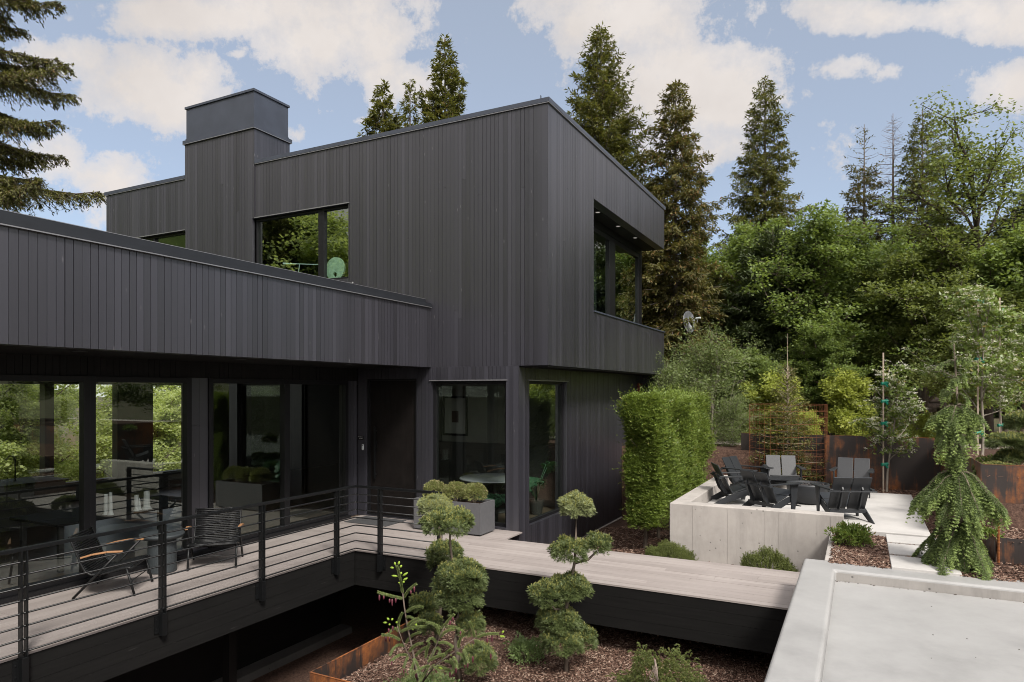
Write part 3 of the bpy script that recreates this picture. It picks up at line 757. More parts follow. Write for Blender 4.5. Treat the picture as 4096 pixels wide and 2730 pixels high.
# ------------------------------------------------------------------ patio chairs and fire bowl
def adirondack():
    t = thing('patio_chair', 'x', 'chair'); h = M['hdpe']
    def slab(name, y0, z0, y1, z1, x0, x1, th):
        d = Vector((0, y1 - y0, z1 - z0)).normalized(); n = Vector((0, -d.z, d.y)) * th
        mb = MB(); q = [(y0, z0), (y1, z1), (y1 + n.y, z1 + n.z), (y0 + n.y, z0 + n.z)]
        mb.prism(q, 'x', x0, x1); return mb.build(name, h, t, bevel=.004)
    # local origin: floor point under the top of the back, chair looks along +y
    for x0, x1 in ((-.315, -.012), (.012, .315)):
        slab('back_panel', .0, .76, .30, .185, x0, x1, .022)
        mb = MB(); xm = (x0 + x1) / 2; mb.prism([(.03, .60), (.265, .16), (.225, .15), (.115, .27), (.005, .56)], 'x', xm - .011, xm + .011); mb.build('back_brace', h, t)
    slab('seat_board', .315, .215, .545, .30, -.30, .30, .022)
    slab('seat_board', .555, .304, .775, .385, -.30, .30, .022)
    mb = MB(); mb.box(-.30, .30, .752, .774, .285, .375); mb.build('front_apron', h, t, bevel=.003)
    for s in (-1, 1):
        mb = MB(); mb.prism([(.80, .37), (.80, .27), (.30, .075), (.12, 0), (-.10, 0), (.24, .19)], 'x', s * .305 - .011, s * .305 + .011); mb.build('side_rail', h, t, bevel=.003)
        mb = MB(); mb.prism([(.62, 0), (.70, 0), (.795, .535), (.60, .535)], 'x', s * .338 - .011, s * .338 + .011); mb.build('front_leg', h, t, bevel=.003)
        mb = MB(); pl = [(s * .31, .84), (s * .40, .855), (s * .43, .80), (s * .425, .62), (s * .37, .03), (s * .315, .03)]
        mb.prism(pl if s > 0 else pl[::-1], 'z', .537, .559); mb.build('armrest', h, t, bevel=.004)
    mb = MB(); mb.box(-.40, .40, .012, .075, .512, .536); mb.build('cross_rail', h, t, bevel=.003)
    mb = MB(); mb.box(-.30, .30, .20, .222, .13, .20); mb.build('lower_rail', h, t, bevel=.003)
    mb = MB(); mb.tube([(0, .105, .50), (0, .118, .50)], .012, 10); mb.build('bolt', M['drip'], t)
    return t
proto = adirondack()
spots = [((-2.62, 15.75), (1, -.35), 'black patio chair in the far corner beside the hedge'),
         ((-2.62, 14.05), (1, .42), 'black patio chair against the hedge side wall, seen from its side'),
         ((-1.75, 13.05), (.72, 1), 'black patio chair seen from behind over the front concrete wall'),
         ((-.10, 12.90), (-.42, 1), 'black patio chair with its back to the viewer beyond the wall end'),
         ((-1.62, 16.62), (.22, -1), 'black patio chair facing the viewer in front of the wire cage'),
         ((-.12, 16.70), (-.06, -1), 'black patio chair facing the viewer before the bright rusty panel')]
for i, ((x, y), d, lab) in enumerate(spots):
    o = proto if i == 0 else copy_tree(proto)
    o.location = (x, y, .501); o.rotation_euler = (0, 0, math.atan2(-d[0], d[1])); tag(o, lab, 'chair', 'patio chairs round the fire bowl')
fb = thing('fire_bowl', 'round dark fire bowl filled with lava rock amid the patio chairs', 'fire bowl', (-.93, 14.75, .5))
mb = MB(); mb.lathe([(.001, .002), (.24, .002), (.30, .05), (.375, .20), (.40, .36), (.40, .40), (.365, .40), (.36, .34), (.001, .33)], 40, (-.93, 14.75, .5)); mb.build('bowl', M['hdpe'], fb, smooth=True)
ml = MB(); rr = random.Random(8)
for i in range(260):
    a = rr.uniform(0, 6.28); r = .345 * math.sqrt(rr.random()); s = rr.uniform(.014, .03); c = Vector((-.93 + r * math.cos(a), 14.75 + r * math.sin(a), .5 + .345 + rr.uniform(0, .035)))
    vs = [c + Vector((rr.uniform(-1, 1), rr.uniform(-1, 1), rr.uniform(-1, 1))).normalized() * s for _ in range(4)]
    ml.add(vs, [(0, 1, 2), (0, 2, 3), (0, 3, 1), (1, 3, 2)])
o = ml.build('lava_rock', M['lava'], fb); o['kind'] = 'stuff'
mb = MB(); mb.tube([(-1.08, 14.42, .53), (-1.15, 14.32, .508), (-1.02, 14.25, .508), (-1.2, 14.36, .51), (-1.3, 14.3, .508)], .012, 6); mb.build('gas_hose', M['rail'], fb, smooth=True)

# ------------------------------------------------------------------ terrace lounge chairs, side table, mat, planter
def lounge():
    t = thing('lounge_chair', 'x', 'chair'); s_ = M['slatm']; W = .34
    # side profile (y forward, z up): top of back down to the seat and up to the front edge; local origin below the seat centre
    ctrl = [(-.40, .82), (-.36, .72), (-.30, .57), (-.245, .43), (-.20, .345), (-.13, .305), (-.03, .305), (.10, .335), (.22, .37), (.32, .385), (.37, .37)]
    pts = [Vector((0, *c)) for c in ctrl]
    for s in (-1, 1):
        mb = MB(); mb.tube([(s * W, p.y, p.z) for p in pts], .013, 8); mb.build('side_frame', s_, t, smooth=True)
        mb = MB(); mb.tube([(s * (W + .035), .22, .60), (s * (W + .03), -.34, 0.012)], .0165, 8); mb.build('leg', s_, t, smooth=True)
        mb = MB(); mb.tube([(s * (W - .0), .30, .375), (s * (W + .0), .40, 0.012)], .0165, 8); mb.build('leg', s_, t, smooth=True)
        am = [(s * (W + .045), -.24, .545), (s * (W + .05), -.10, .585), (s * (W + .05), .08, .612), (s * (W + .04), .27, .612)]
        mb = MB()
        for p, q in zip(am, am[1:]): mb.bar(p, q, .045, .022)
        mb.build('armrest', M['teak'], t, bevel=.006)
    seg = [0.0]
    for a, b in zip(pts, pts[1:]): seg.append(seg[-1] + (b - a).length)
    tot = seg[-1]; nS = 38
    def at(u):
        for i in range(len(seg) - 1):
            if seg[i + 1] >= u: f = (u - seg[i]) / (seg[i + 1] - seg[i]); return pts[i].lerp(pts[i + 1], f)
        return pts[-1]
    for i in range(nS):
        p = at(.012 + (tot - .024) * i / (nS - 1)); mb = MB()
        mb.tube([(-W + .008, p.y, p.z), (-W * .5, p.y - .012, p.z - .006), (0, p.y - .016, p.z - .008), (W * .5, p.y - .012, p.z - .006), (W - .008, p.y, p.z)], .0138, 6)
        mb.build('slat', s_, t, smooth=True)
    mb = MB(); mb.tube([(-W, .355, .20), (W, .355, .20)], .007, 6); mb.tube([(-W, -.09, .255), (W, -.09, .255)], .009, 6); mb.build('stretcher', s_, t, smooth=True)
    return t
lc = lounge(); tag(lc, 'black slatted lounge chair with teak arms seen from its side at the glass wall', 'chair', 'terrace lounge chairs')
lc.location = (-9.13, 5.80, .002); lc.rotation_euler = (0, 0, math.atan2(-.80, .60))
l2 = copy_tree(lc); tag(l2, 'black slatted lounge chair with teak arms facing out beside the pier', 'chair')
l2.location = (-9.10, 7.45, .002); l2.rotation_euler = (0, 0, math.atan2(-.69, -.73))
st = thing('side_table', 'round grey pedestal side table between the two lounge chairs', 'table', (-9.43, 6.76, 0))
mb = MB(); mb.lathe([(.001, .003), (.20, .003), (.205, .02), (.195, .50), (.001, .505)], 40, (-9.43, 6.76, 0)); mb.build('pedestal', M['tabletop'], st, smooth=False)
mb = MB(); mb.lathe([(.001, .506), (.22, .506), (.29, .52), (.315, .555), (.312, .575), (.30, .582), (.001, .578)], 48, (-9.43, 6.76, 0)); mb.build('tabletop', M['tabletop'], st, smooth=True)
mb = MB(); mb.box(-9.58, -8.50, 11.02, 11.72, .002, .014); o = mb.build('doormat', M['mat']); tag(o, 'dark woven doormat lying before the black front door', 'doormat')
pl = thing('planter_box', 'long matt grey rectangular planter under the entrance window', 'planter', (-7.1, 11.36, 0))
mb = MB(); x0, x1, y0, y1, zt = -7.86, -6.34, 11.08, 11.64, .615; w = .035
mb.box(x0, x1, y0, y0 + w, .03, zt); mb.box(x0, x1, y1 - w, y1, .03, zt); mb.box(x0, x0 + w, y0 + w, y1 - w, .03, zt); mb.box(x1 - w, x1, y0 + w, y1 - w, .03, zt); mb.box(x0, x1, y0, y1, .028, .0295)
mb.build('box', M['planter'], pl)
mb = MB(); mb.box(x0 + w, x1 - w, y0 + w, y1 - w, .3, .55); mb.build('soil', M['ground'], pl)
mb = MB()
for x in (x0 + .05, x1 - .17):
    for y in (y0 + .04, y1 - .16): mb.box(x, x + .12, y, y + .12, .001, .0275)
mb.build('foot', M['rail'], pl)

# ------------------------------------------------------------------ things seen through the glass
fr = thing('framed_print', 'dark framed print with wide white mount on the entrance room wall', 'picture', (-9.32, 14.98, 2.1))
def frame_pic(xa, xb, za, zb, y):
    mb = MB(); f = .055
    mb.box(xa, xb, y - .03, y, za, za + f); mb.box(xa, xb, y - .03, y, zb - f, zb); mb.box(xa, xa + f, y - .03, y, za + f, zb - f); mb.box(xb - f, xb, y - .03, y, za + f, zb - f)
    mb.build('frame', M['door'], fr)
    mb = MB(); mb.box(xa + f, xb - f, y - .012, y - .004, za + f, zb - f); mb.build('mount', M['paper'], fr)
    xm, zm = (xa + xb) / 2, (za + zb) / 2 - .02
    mb = MB(); mb.box(xm - .10, xm + .10, y - .016, y - .0125, zm - .15, zm + .15); mb.build('print', M['artink'], fr)
frame_pic(-9.70, -8.95, 1.58, 2.60, 14.995)
gt = thing('glass_table', 'round glass topped table inside the corner window', 'table', (-7.4, 13.6, 0))
mb = MB(); mb.lathe([(.001, .74), (.80, .74), (.81, .755), (.80, .77), (.001, .77)], 48, (-7.4, 13.6, 0)); mb.build('tabletop', M['dish'], gt, smooth=False)
mb = MB(); mb.lathe([(.001, 0), (.30, 0), (.29, .03), (.07, .06), (.07, .70), (.25, .739), (.001, .739)], 24, (-7.4, 13.6, 0)); mb.build('pedestal', M['indark'], gt)
def big_leaf(mb, base, d, ln, wd, droop, seed):
    r = random.Random(seed); d = Vector(d).normalized(); sd = d.cross(Vector((0, 0, 1))).normalized()
    n = 9; prev = None
    for i in range(n + 1):
        t = i / n; w = wd * math.sin(math.pi * min(1, t * .92 + .08)) ** .7; w *= 1 - .45 * (i % 2)
        c = base + d * ln * t + Vector((0, 0, -droop * t * t + .12 * t)) * ln
        row = (c - sd * w * .5 + Vector((0, 0, .02)), c, c + sd * w * .5 + Vector((0, 0, .02)))
        if prev: mb.add([*prev, *row], [(0, 1, 4, 3), (1, 2, 5, 4)])
        prev = row
ip = thing('monstera_plant', 'big leaved green house plant inside the corner window', 'plant', (-6.42, 13.72, 0))
mb = MB(); mb.lathe([(.001, 0), (.13, 0), (.17, .32), (.15, .32), (.14, .28), (.001, .28)], 24, (-6.42, 13.72, 0)); mb.build('pot', M['indark'], ip)
mb = MB(); ms = MB(); r_ = random.Random(4)
for i in range(13):
    a = i * 2.4; e = r_.uniform(.5, 1.3); b = Vector((-6.42, 13.72, .28)); tip = b + Vector((math.cos(a) * .42, math.sin(a) * .42, .25 + .55 * e * r_.uniform(.4, 1)))
    tip.x = min(tip.x, -6.25); ms.tube([b, b.lerp(tip, .5) + Vector((0, 0, .12)), tip], .008, 5)
    dd = Vector((math.cos(a), math.sin(a), 0))
    if tip.x + dd.x * .4 > -6.1: dd.x = -.1
    if tip.y + dd.y * .4 < 12.15: dd.y = .15
    big_leaf(mb, tip, dd, .38, .34, .9, i)
mb.build('foliage', M['leaf_in'], ip); ms.build('stem', M['leaf_in'], ip, smooth=True)
pp = thing('feathery_plant', 'feathery palm like house plant behind the planter box window', 'plant', (-6.9, 12.55, 0))
mb = MB(); mb.lathe([(.001, 0), (.12, 0), (.15, .28), (.13, .28), (.001, .25)], 24, (-6.9, 12.55, 0)); mb.build('pot', M['indark'], pp)
rg = np.random.default_rng(2); Ps = []; Ds = []
for i in range(16):
    a = i * 2.4; u = np.linspace(.1, 1, 26)
    cx = np.clip(-6.9 + np.cos(a) * .45 * u, -7.6, -6.35); cy = np.maximum(12.55 + np.sin(a) * .45 * u, 12.2); cz = .26 + .75 * u - .55 * u ** 2.2
    for s in (-1, 1):
        Ps.append(np.stack([cx, cy, cz], 1)); Ds.append(np.stack([np.cos(a) * .5 - s * np.sin(a) * .8 + 0 * u, np.sin(a) * .5 + s * np.cos(a) * .8 + 0 * u, -.45 + 0 * u], 1))
V, Fc = cards(np.concatenate(Ps), np.concatenate(Ds), .14, .016, rg); npmesh('foliage', V, Fc, M['leaf_in'], pp)
dt = thing('dining_table', 'long dark dining table inside the glass wall', 'table', (-11.4, 7.4, 0))
mb = MB(); mb.box(-11.9, -10.6, 5.9, 8.5, .71, .75); mb.build('tabletop', M['tablewood'], dt, bevel=.01)
for x in (-11.8, -10.8):
    for y in (6.0, 8.35):
        mb = MB(); mb.box(x, x + .07, y, y + .07, 0, .709); mb.build('leg', M['indark'], dt)
for i, (px, py, h, r0, r1, lab) in enumerate(((424, 2060, .33, .034, .020, 'slim white vase leaning left on the dark dining table'), (455, 2062, .36, .034, .016, 'slim white vase leaning right on the dark dining table'),
        (616, 2052, .26, .03, .024, 'square shouldered white vase on the dark dining table'), (645, 2052, .20, .028, .004, 'short pointed white vase on the dark dining table'), (682, 2048, .30, .055, .03, 'broad white vase on the dark dining table'))):
    p = onZ(px, py, .75); p.x = min(p.x, -10.7)
    mb = MB(); mb.lathe([(.001, 0), (r0 * 1.5, 0), (r0 * 1.1, h * .1), (r0 * 1.0, h * .15), (r1 * 1.5, h), (.001, h)], 14, (p.x, p.y, .751)); o = mb.build('vase', M['porcelain'], None, smooth=False); tag(o, lab, 'vase', 'white vases on the dining table')
ki = thing('kitchen_island', 'dark kitchen island with tap deep inside the glazed room', 'kitchen island', (-15.2, 8, 0))
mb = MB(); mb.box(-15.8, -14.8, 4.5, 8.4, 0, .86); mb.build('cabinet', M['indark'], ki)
mb = MB(); mb.box(-15.85, -14.75, 4.45, 8.45, .861, .90); mb.build('worktop', M['door'], ki)
mb = MB(); p = Vector((-15.4, 7.75, .90)); mb.tube([p, p + Vector((0, 0, .42)), p + Vector((.03, -.05, .5)), p + Vector((.1, -.16, .52)), p + Vector((.14, -.24, .45))], .018, 8); mb.build('tap', M['rail'], ki, smooth=True)
dk = thing('desk', 'dark desk behind the upper window', 'desk', (-11.6, 12.7, 4.7))
mb = MB(); mb.box(-12.8, -10.3, 12.0, 12.8, 5.17, 5.21); mb.build('desktop', M['indark'], dk)
for x in (-12.75, -10.4):
    mb = MB(); mb.box(x, x + .06, 12.12, 12.75, 4.7, 5.169); mb.build('leg', M['indark'], dk)
ds = thing('stone_disc', 'round pale stone disc with an off centre hole behind the upper window', 'sculpture', (-10.78, 12.3, 5.5))
mb = MB(); c = (-10.72, 12.02, 5.535); no = 36; Ro, ri_, off = .27, .055, -.13
for k in range(no):
    a, b = 2 * math.pi * k / no, 2 * math.pi * (k + 1) / no
    P = lambda r, t, o, y: (c[0] + r * math.cos(t), y, c[2] + o + r * math.sin(t))
    for y, fl in ((c[1], 1), (c[1] + .05, -1)):
        q = [P(Ro, a, 0, y), P(Ro, b, 0, y), P(ri_, b, off, y), P(ri_, a, off, y)]
        mb.add(q if fl > 0 else q[::-1], [(0, 1, 2, 3)])
    mb.add([P(Ro, a, 0, c[1]), P(Ro, b, 0, c[1]), P(Ro, b, 0, c[1] + .05), P(Ro, a, 0, c[1] + .05)], [(0, 3, 2, 1)])
    mb.add([P(ri_, a, off, c[1]), P(ri_, b, off, c[1]), P(ri_, b, off, c[1] + .05), P(ri_, a, off, c[1] + .05)], [(0, 1, 2, 3)])
mb.build('disc', M['stone'], ds)
mb = MB(); mb.box(-10.87, -10.57, 12.01, 12.10, 5.212, 5.262); mb.build('base', M['indark'], ds)
dl = thing('desk_lamp', 'thin white angled desk lamp behind the upper window', 'lamp', (-12.0, 12.4, 5.21))
e0, e1 = Vector((-12.35, 12.05, 5.80)), Vector((-11.22, 12.05, 5.68))
mb = MB(); mb.tube([e0, e1], .011, 6); mb.tube([e0 + Vector((0, 0, .0)), e0.lerp(e1, .14)], [.026, .018], 8); mb.build('arm', M['porcelain'], dl)
mb = MB(); mb.tube([(-11.98, 12.09, 5.215), e0.lerp(e1, .46)], .009, 6); mb.build('stem', M['porcelain'], dl)
mb = MB(); mb.lathe([(.001, 0), (.09, 0), (.09, .012), (.001, .015)], 20, (-11.98, 12.11, 5.212)); mb.build('base', M['porcelain'], dl)
mb = MB(); mb.tube([e1 + Vector((0, 0, .02)), e1 + Vector((.06, 0, -.03)), e1 + Vector((.07, 0, -.07))], [.03, .045, .05], 12); mb.build('lamp_shade', M['porcelain'], dl)

# ------------------------------------------------------------------ things in the garden behind
sd = thing('satellite_dish', 'grey satellite dish on a mast among the firs beside the house', 'satellite dish', onZ(2740, 1660, 1.2))
dc = atD(2748, 1290, 22.6); fwd = Vector((.93, -.36, .1)).normalized()
def dishmesh():
    mb = MB(); n = 28; a = fwd.cross(Vector((0, 0, 1))).normalized(); b = a.cross(fwd); rings = []
    for side in (0, 1):
        for r in (.001, .15, .26, .34):
            rings.append([dc + (a * math.cos(2 * math.pi * k / n) + b * math.sin(2 * math.pi * k / n) * 1.08) * r + fwd * (r * r * .8 - .012 * side) for k in range(n)])
    vs = [p for rg_ in rings for p in rg_]; fs = []
    for j in range(3):
        for k in range(n):
            k2 = (k + 1) % n; fs.append((j * n + k, j * n + k2, (j + 1) * n + k2, (j + 1) * n + k)); q = (j + 4) * n; fs.append((q + k, q + n + k, q + n + k2, q + k2))
    for k in range(n): k2 = (k + 1) % n; fs.append((3 * n + k, 3 * n + k2, 7 * n + k2, 7 * n + k))
    mb.add(vs, fs); return mb
dishmesh().build('reflector', M['dish'], sd, smooth=True)
mb = MB(); ft = dc + fwd * .42 + Vector((0, 0, .06)); mb.tube([dc + Vector((0, 0, -.33)) + fwd * .1, dc + fwd * .36 + Vector((0, 0, -.16)), ft], .016, 6); mb.build('feed_arm', M['dish'], sd)
mb = MB(); mb.tube([ft - fwd * .07, ft + fwd * .09], [.035, .03], 10); mb.build('receiver', M['porcelain'], sd)
mb = MB(); bb = dc - fwd * .06; mb.tube([(bb.x, bb.y, .6), bb], .03, 8); mb.build('mast', M['rail'], sd)
rr = random.Random(12)
def rock(c, s, seed):
    r = random.Random(seed); mb = MB(); nlat, nlon = 6, 9
    ax = [Vector((r.uniform(-1, 1), r.uniform(-1, 1), r.uniform(-1, 1))).normalized() for _ in range(7)]; k = [r.uniform(.55, .95) for _ in ax]
    vs = []; fs = []
    for i in range(nlat + 1):
        for j in range(nlon):
            th, ph = math.pi * i / nlat, 2 * math.pi * j / nlon
            d = Vector((math.sin(th) * math.cos(ph), math.sin(th) * math.sin(ph), math.cos(th))); m = 1.0
            for a_, kk in zip(ax, k):
                q = d.dot(a_)
                if q > kk: m = min(m, kk / q)
            vs.append(c + Vector((d.x * 1.2, d.y, d.z * .8)) * s * m)
    for i in range(nlat):
        for j in range(nlon): fs.append((i * nlon + j, (i + 1) * nlon + j, (i + 1) * nlon + (j + 1) % nlon, i * nlon + (j + 1) % nlon))
    mb.add(vs, fs); return mb.build('boulder', M['rock'])
rl = ['flat grey', 'rounded reddish', 'sharp edged brown', 'broad pale', 'small squat', 'tall blocky', 'wedge shaped', 'knobbly grey']
ri = 0
for row, (yy, cnt) in enumerate(((1735, 7), (1712, 6), (1692, 5), (1672, 3))):
    for k in range(cnt):
        p = atD(3655 + k * 20 + row * 11 + rr.uniform(-5, 5), yy, 21.5); o = rock(p, rr.uniform(.085, .13), ri * 7 + 1)
        tag(o, '%s stone, %s in %s row of the stone heap' % (rl[k % 8], ['first', 'second', 'third', 'fourth', 'fifth', 'sixth', 'seventh'][k] + ' from the left', ['the bottom', 'the second', 'the third', 'the top'][row]), 'rock', 'stones of the heap behind the steel wall'); ri += 1
for i, (u0, v0, u1, v1, r_, lab) in enumerate(((3590, 1612, 3790, 1598, .11, 'thick grey log on top of the fallen pile'), (3610, 1632, 3815, 1622, .12, 'split brown log under the top log of the pile'), (3570, 1648, 3740, 1640, .10, 'dark lower log of the fallen pile'))):
    a, b = atD(u0, v0, 22.2 + .2 * i), atD(u1, v1, 22.6 + .2 * i); mb = MB(); mb.tube([a, a.lerp(b, .4) + Vector((0, 0, .05)), b], [r_, r_ * .95, r_ * .8], 9); o = mb.build('log', M['dead'], None, smooth=True); tag(o, lab, 'log', 'fallen logs among the trees')
stp = MB(); p = atD(3690, 1600, 22.0); stp.tube([p + Vector((0, 0, -.3)), p, p + Vector((-.08, 0, .28)), p + Vector((-.13, 0, .36))], [.2, .17, .13, .05], 10); o = stp.build('tree_stump', M['barkp'], None); tag(o, 'pale weathered stump standing behind the log pile', 'tree stump')
mb = MB(); zr = 1.206
mb.add([(-9, 20.3, zr), (14, 19.4, zr), (20, 22.6, zr), (2.8, 23.4, zr), (-9, 23.0, zr)], [(0, 1, 2, 3, 4)]); o = mb.build('path', M['path']); tag(o, 'pale drive running behind the steel walls', None, None, 'structure')
a, b, c_, d_ = onZ(3285, 1706, zr), onZ(3430, 1706, zr), onZ(3385, 1655, zr), onZ(3330, 1655, zr)
mb = MB(); mb.add([(q.x, q.y, zr + .004) for q in (a, b, c_, d_)], [(0, 1, 2, 3)]); o = mb.build('path', M['path']); tag(o, 'branch of the pale drive climbing away between the shrubs', None, None, 'structure')
wf = thing('wooden_fence', 'short orange brown board fence beyond the lime shrubs', 'fence', onZ(3285, 1640, 1.2))
for i in range(9):
    p = atD(3262 + i * 9, 1640, 30 + .05 * i); mb = MB(); mb.box(p.x - .045, p.x + .045, p.y, p.y + .02, 1.1, 2.75 - .02 * (i % 3)); mb.build('board', M['orange'] if False else M['teak'], wf)
# ------------------------------------------------------------------ trees
def conifer_mesh(rng, H, Rad, z0, nb, tw=13, p=.85, droop=.30, up=.55, card=(.165, .055), cone_r=.05, gaps=0.0, dead_top=0.0, hang=.35, trunk_r=None, maxtwig=.8, topgap=.15):
    """trunk segments, branch segments and needle sprays of one conifer standing at the origin"""
    trunk_r = trunk_r or H * .011
    t = (np.arange(nb) + rng.uniform(0, 1, nb)) / nb
    z = z0 + (H - topgap - z0) * t
    Lb = Rad * (1 - t) ** p * rng.uniform(.62, 1.12, nb) + .10
    if gaps: Lb *= np.where(rng.uniform(size=nb) < gaps, rng.uniform(.25, .6, nb), 1)
    az = np.arange(nb) * 2.399 + rng.normal(0, .35, nb)
    el = -droop + (up + droop) * t ** 1.3 + rng.normal(0, .10, nb)
    dh = np.stack([np.cos(az), np.sin(az), np.zeros(nb)], 1)
    nseg = 4; U = np.linspace(0, 1, nseg + 1)
    def bp(i, u):
        return np.stack([dh[i, 0] * Lb[i] * u, dh[i, 1] * Lb[i] * u, z[i] + Lb[i] * (np.tan(el[i]) * u - .22 * u * u * (1 - t[i]) + .16 * u ** 4)], -1)
    idx = np.arange(nb); bt = []
    pts = np.stack([bp(idx, np.full(nb, u)) for u in U], 1)
    r = np.maximum(.012, .022 * Lb)[:, None] * (1 - .8 * U)[None]
    A, B = pts[:, :-1].reshape(-1, 3), pts[:, 1:].reshape(-1, 3)
    bt.append(tubes(A, B, r[:, :-1].ravel(), r[:, 1:].ravel(), 4))
    ns = 9; zz = np.linspace(-.3, H, ns + 1); wob = np.cumsum(rng.normal(0, .02, (ns + 1, 2)), 0) * H / 14
    wob -= wob[:1]
    tr = trunk_r * np.clip(1 - zz / H, .04, 1) ** .8; TP = np.concatenate([wob * 0 , zz[:, None]], 1)
    bt.append(tubes(TP[:-1], TP[1:], tr[:-1], tr[1:], 9))
    nt = np.maximum(4, (Lb * tw * 1.5).astype(int)); nt = np.where(t > 1 - dead_top, 1, nt) if dead_top else nt
    bi = np.repeat(idx, nt); n = len(bi)
    s = rng.uniform(.06, 1.0, n) ** .8
    P = bp(bi, s)
    sd = np.where(rng.uniform(size=n) < .5, 1, -1); ang = sd * rng.uniform(.45, 1.15, n) * (1 - .6 * (s > .93))
    d = dh[bi]; c, sn = np.cos(ang), np.sin(ang)
    td = np.stack([d[:, 0] * c - d[:, 1] * sn, d[:, 0] * sn + d[:, 1] * c, rng.normal(-hang * .6, .22, n) + .35 * t[bi]], 1); td = nrm(td)
    tl = np.minimum(maxtwig, (.42 * Lb[bi] * (1.1 - s) + .16) * rng.uniform(.6, 1.15, n))
    nc = np.maximum(3, (tl / .034).astype(int)); ci = np.repeat(np.arange(n), nc); m = len(ci)
    u = rng.uniform(0, 1, m)
    CP = P[ci] + td[ci] * (tl[ci] * u)[:, None] + np.array([0, 0, -1.0]) * (hang * .5 * tl[ci] * u * u)[:, None] + rng.normal(0, .018, (m, 3))
    CD = td[ci] * 1.0 + rng.normal(0, .55, (m, 3)) + np.array([0, 0, -hang * .5])
    V, Fc = cards(CP, CD, card[0] * rng.uniform(.6, 1.25, m), card[1] * rng.uniform(.7, 1.2, m), rng, up=np.array([0, 0, 1.0]))
    return join(bt), (V, Fc)
def conifer(name, label, base, H, seed, mat='fir', group=None, bk='barkfir', **kw):
    rng = np.random.default_rng(seed)
    (bv, bf, _), (cv, cf) = conifer_mesh(rng, H, **kw)if False else conifer_mesh(rng, H, **kw)
    t = thing(name, label, 'tree', base, 0, group)
    o = npmesh('trunk', bv, bf, M[bk]); o.parent = t
    o2 = npmesh('crown', cv, cf, FO[mat]); o2.parent = t
    return t
def by_apex(u, v, d, zb):
    """root position and height of a tree whose top shows at (u, v) at depth d"""
    p = atD(u, v, d); return (p.x, p.y, zb), p.z - zb
GR = 'conifers of the wood behind the garden'
def cf(u, v, d, label, seed, zb=1.1, name='fir_tree', group=GR, **kw):
    b, H = by_apex(u, v, d, zb); return conifer(name, label, b, H, seed, group=group, **kw)
big_fir = cf(2403, 105, 27, 'tall broad green fir rising behind the right edge of the flat roof', 11, Rad=3.9, z0=2.0, nb=330, tw=15, mat='fir', droop=.12, up=.75, hang=.3)
f2 = cf(2703, 322, 24, 'tall narrow fir with rusty brown patches right beside the upper balcony', 12, Rad=2.2, z0=1.2, nb=270, tw=15, p=.55, mat='firbrown', droop=.38, up=.35, gaps=.2, hang=.5)
f3 = cf(3060, 308, 30, 'tall pointed fir standing alone against blue sky above the maples', 13, Rad=3.1, z0=2.0, nb=270, tw=14, p=.75, mat='fir', droop=.25, up=.5, gaps=.12, hang=.45)
f4 = cf(3457, 498, 34, 'thinning brown topped fir next to the bare dead trunk', 14, Rad=2.3, z0=2.0, nb=190, tw=11, p=.6, mat='firbrown', droop=.2, up=.35, gaps=.25, dead_top=.16, hang=.3)
f6 = cf(3690, 440, 32, 'loose green fir partly hidden by the airy maple', 15, Rad=2.9, z0=2.0, nb=240, tw=13, p=.7, mat='fir', droop=.2, up=.4, gaps=.12, hang=.35)
c7 = cf(3091, 913, 24, 'dark spruce with sweeping layered branches in the middle of the wood', 16, Rad=3.1, z0=.8, nb=200, tw=15, p=.7, mat='spruce', droop=.22, up=.4, name='spruce_tree', hang=.2, maxtwig=1.0)
c8 = cf(2880, 1050, 26, 'shorter bushy dark fir directly right of the brown patched fir', 17, Rad=2.2, z0=.6, nb=150, tw=15, p=.7, mat='fir', droop=.3, up=.4)
GR2 = 'small firs showing over the roof'
g1 = cf(1780, 148, 38, 'tallest of the three firs showing over the black roof', 21, zb=0, group=GR2, Rad=4.6, z0=6, nb=210, tw=10, p=.95, mat='fir', droop=.2, up=.6, card=(.27, .095))
g2 = cf(1640, 318, 42, 'thin middle fir of the three over the black roof', 22, zb=0, group=GR2, Rad=3.2, z0=6, nb=150, tw=8, p=.85, mat='fir', droop=.2, up=.6, card=(.26, .085), gaps=.2)
g3 = cf(1532, 330, 38, 'left fir of the three showing over the black roof', 23, zb=0, group=GR2, Rad=4.2, z0=5, nb=200, tw=10, p=.9, mat='fir', droop=.2, up=.6, card=(.27, .095))
# bare snag
def snag(label, u, v, d, zb, seed):
    rng = np.random.default_rng(seed); b, H = by_apex(u, v, d, zb); t = thing('dead_tree', label, 'tree', b)
    (bv, bf, _), _c = conifer_mesh(rng, H, Rad=1.9, z0=H * .3, nb=110, p=.6, droop=.15, up=.35, trunk_r=.16)
    nb = 500; h = rng.uniform(.35, .98, nb) * H; az = rng.uniform(0, 6.28, nb); l = 1.7 * (1 - h / H) ** .6 * rng.uniform(.3, 1, nb); rr_ = rng.uniform(.2, 1, nb) * l
    P0 = np.stack([np.cos(az) * rr_, np.sin(az) * rr_, h + .1 * rr_], 1); P1 = P0 + nrm(np.stack([np.cos(az + rng.normal(0, .9, nb)), np.sin(az + rng.normal(0, .9, nb)), rng.normal(0, .4, nb)], 1)) * rng.uniform(.15, .5, nb)[:, None]
    tv, tf = tubes(P0, P1, np.full(nb, .007), np.full(nb, .003), 3); V, Fc, _ = join([(bv, bf), (tv, tf)])
    o = npmesh('trunk', V, Fc, M['dead']); o.parent = t; return t
snag('bare grey dead conifer trunk with stubby twigs against the sky', 3572, 455, 33, 1.1, 31)
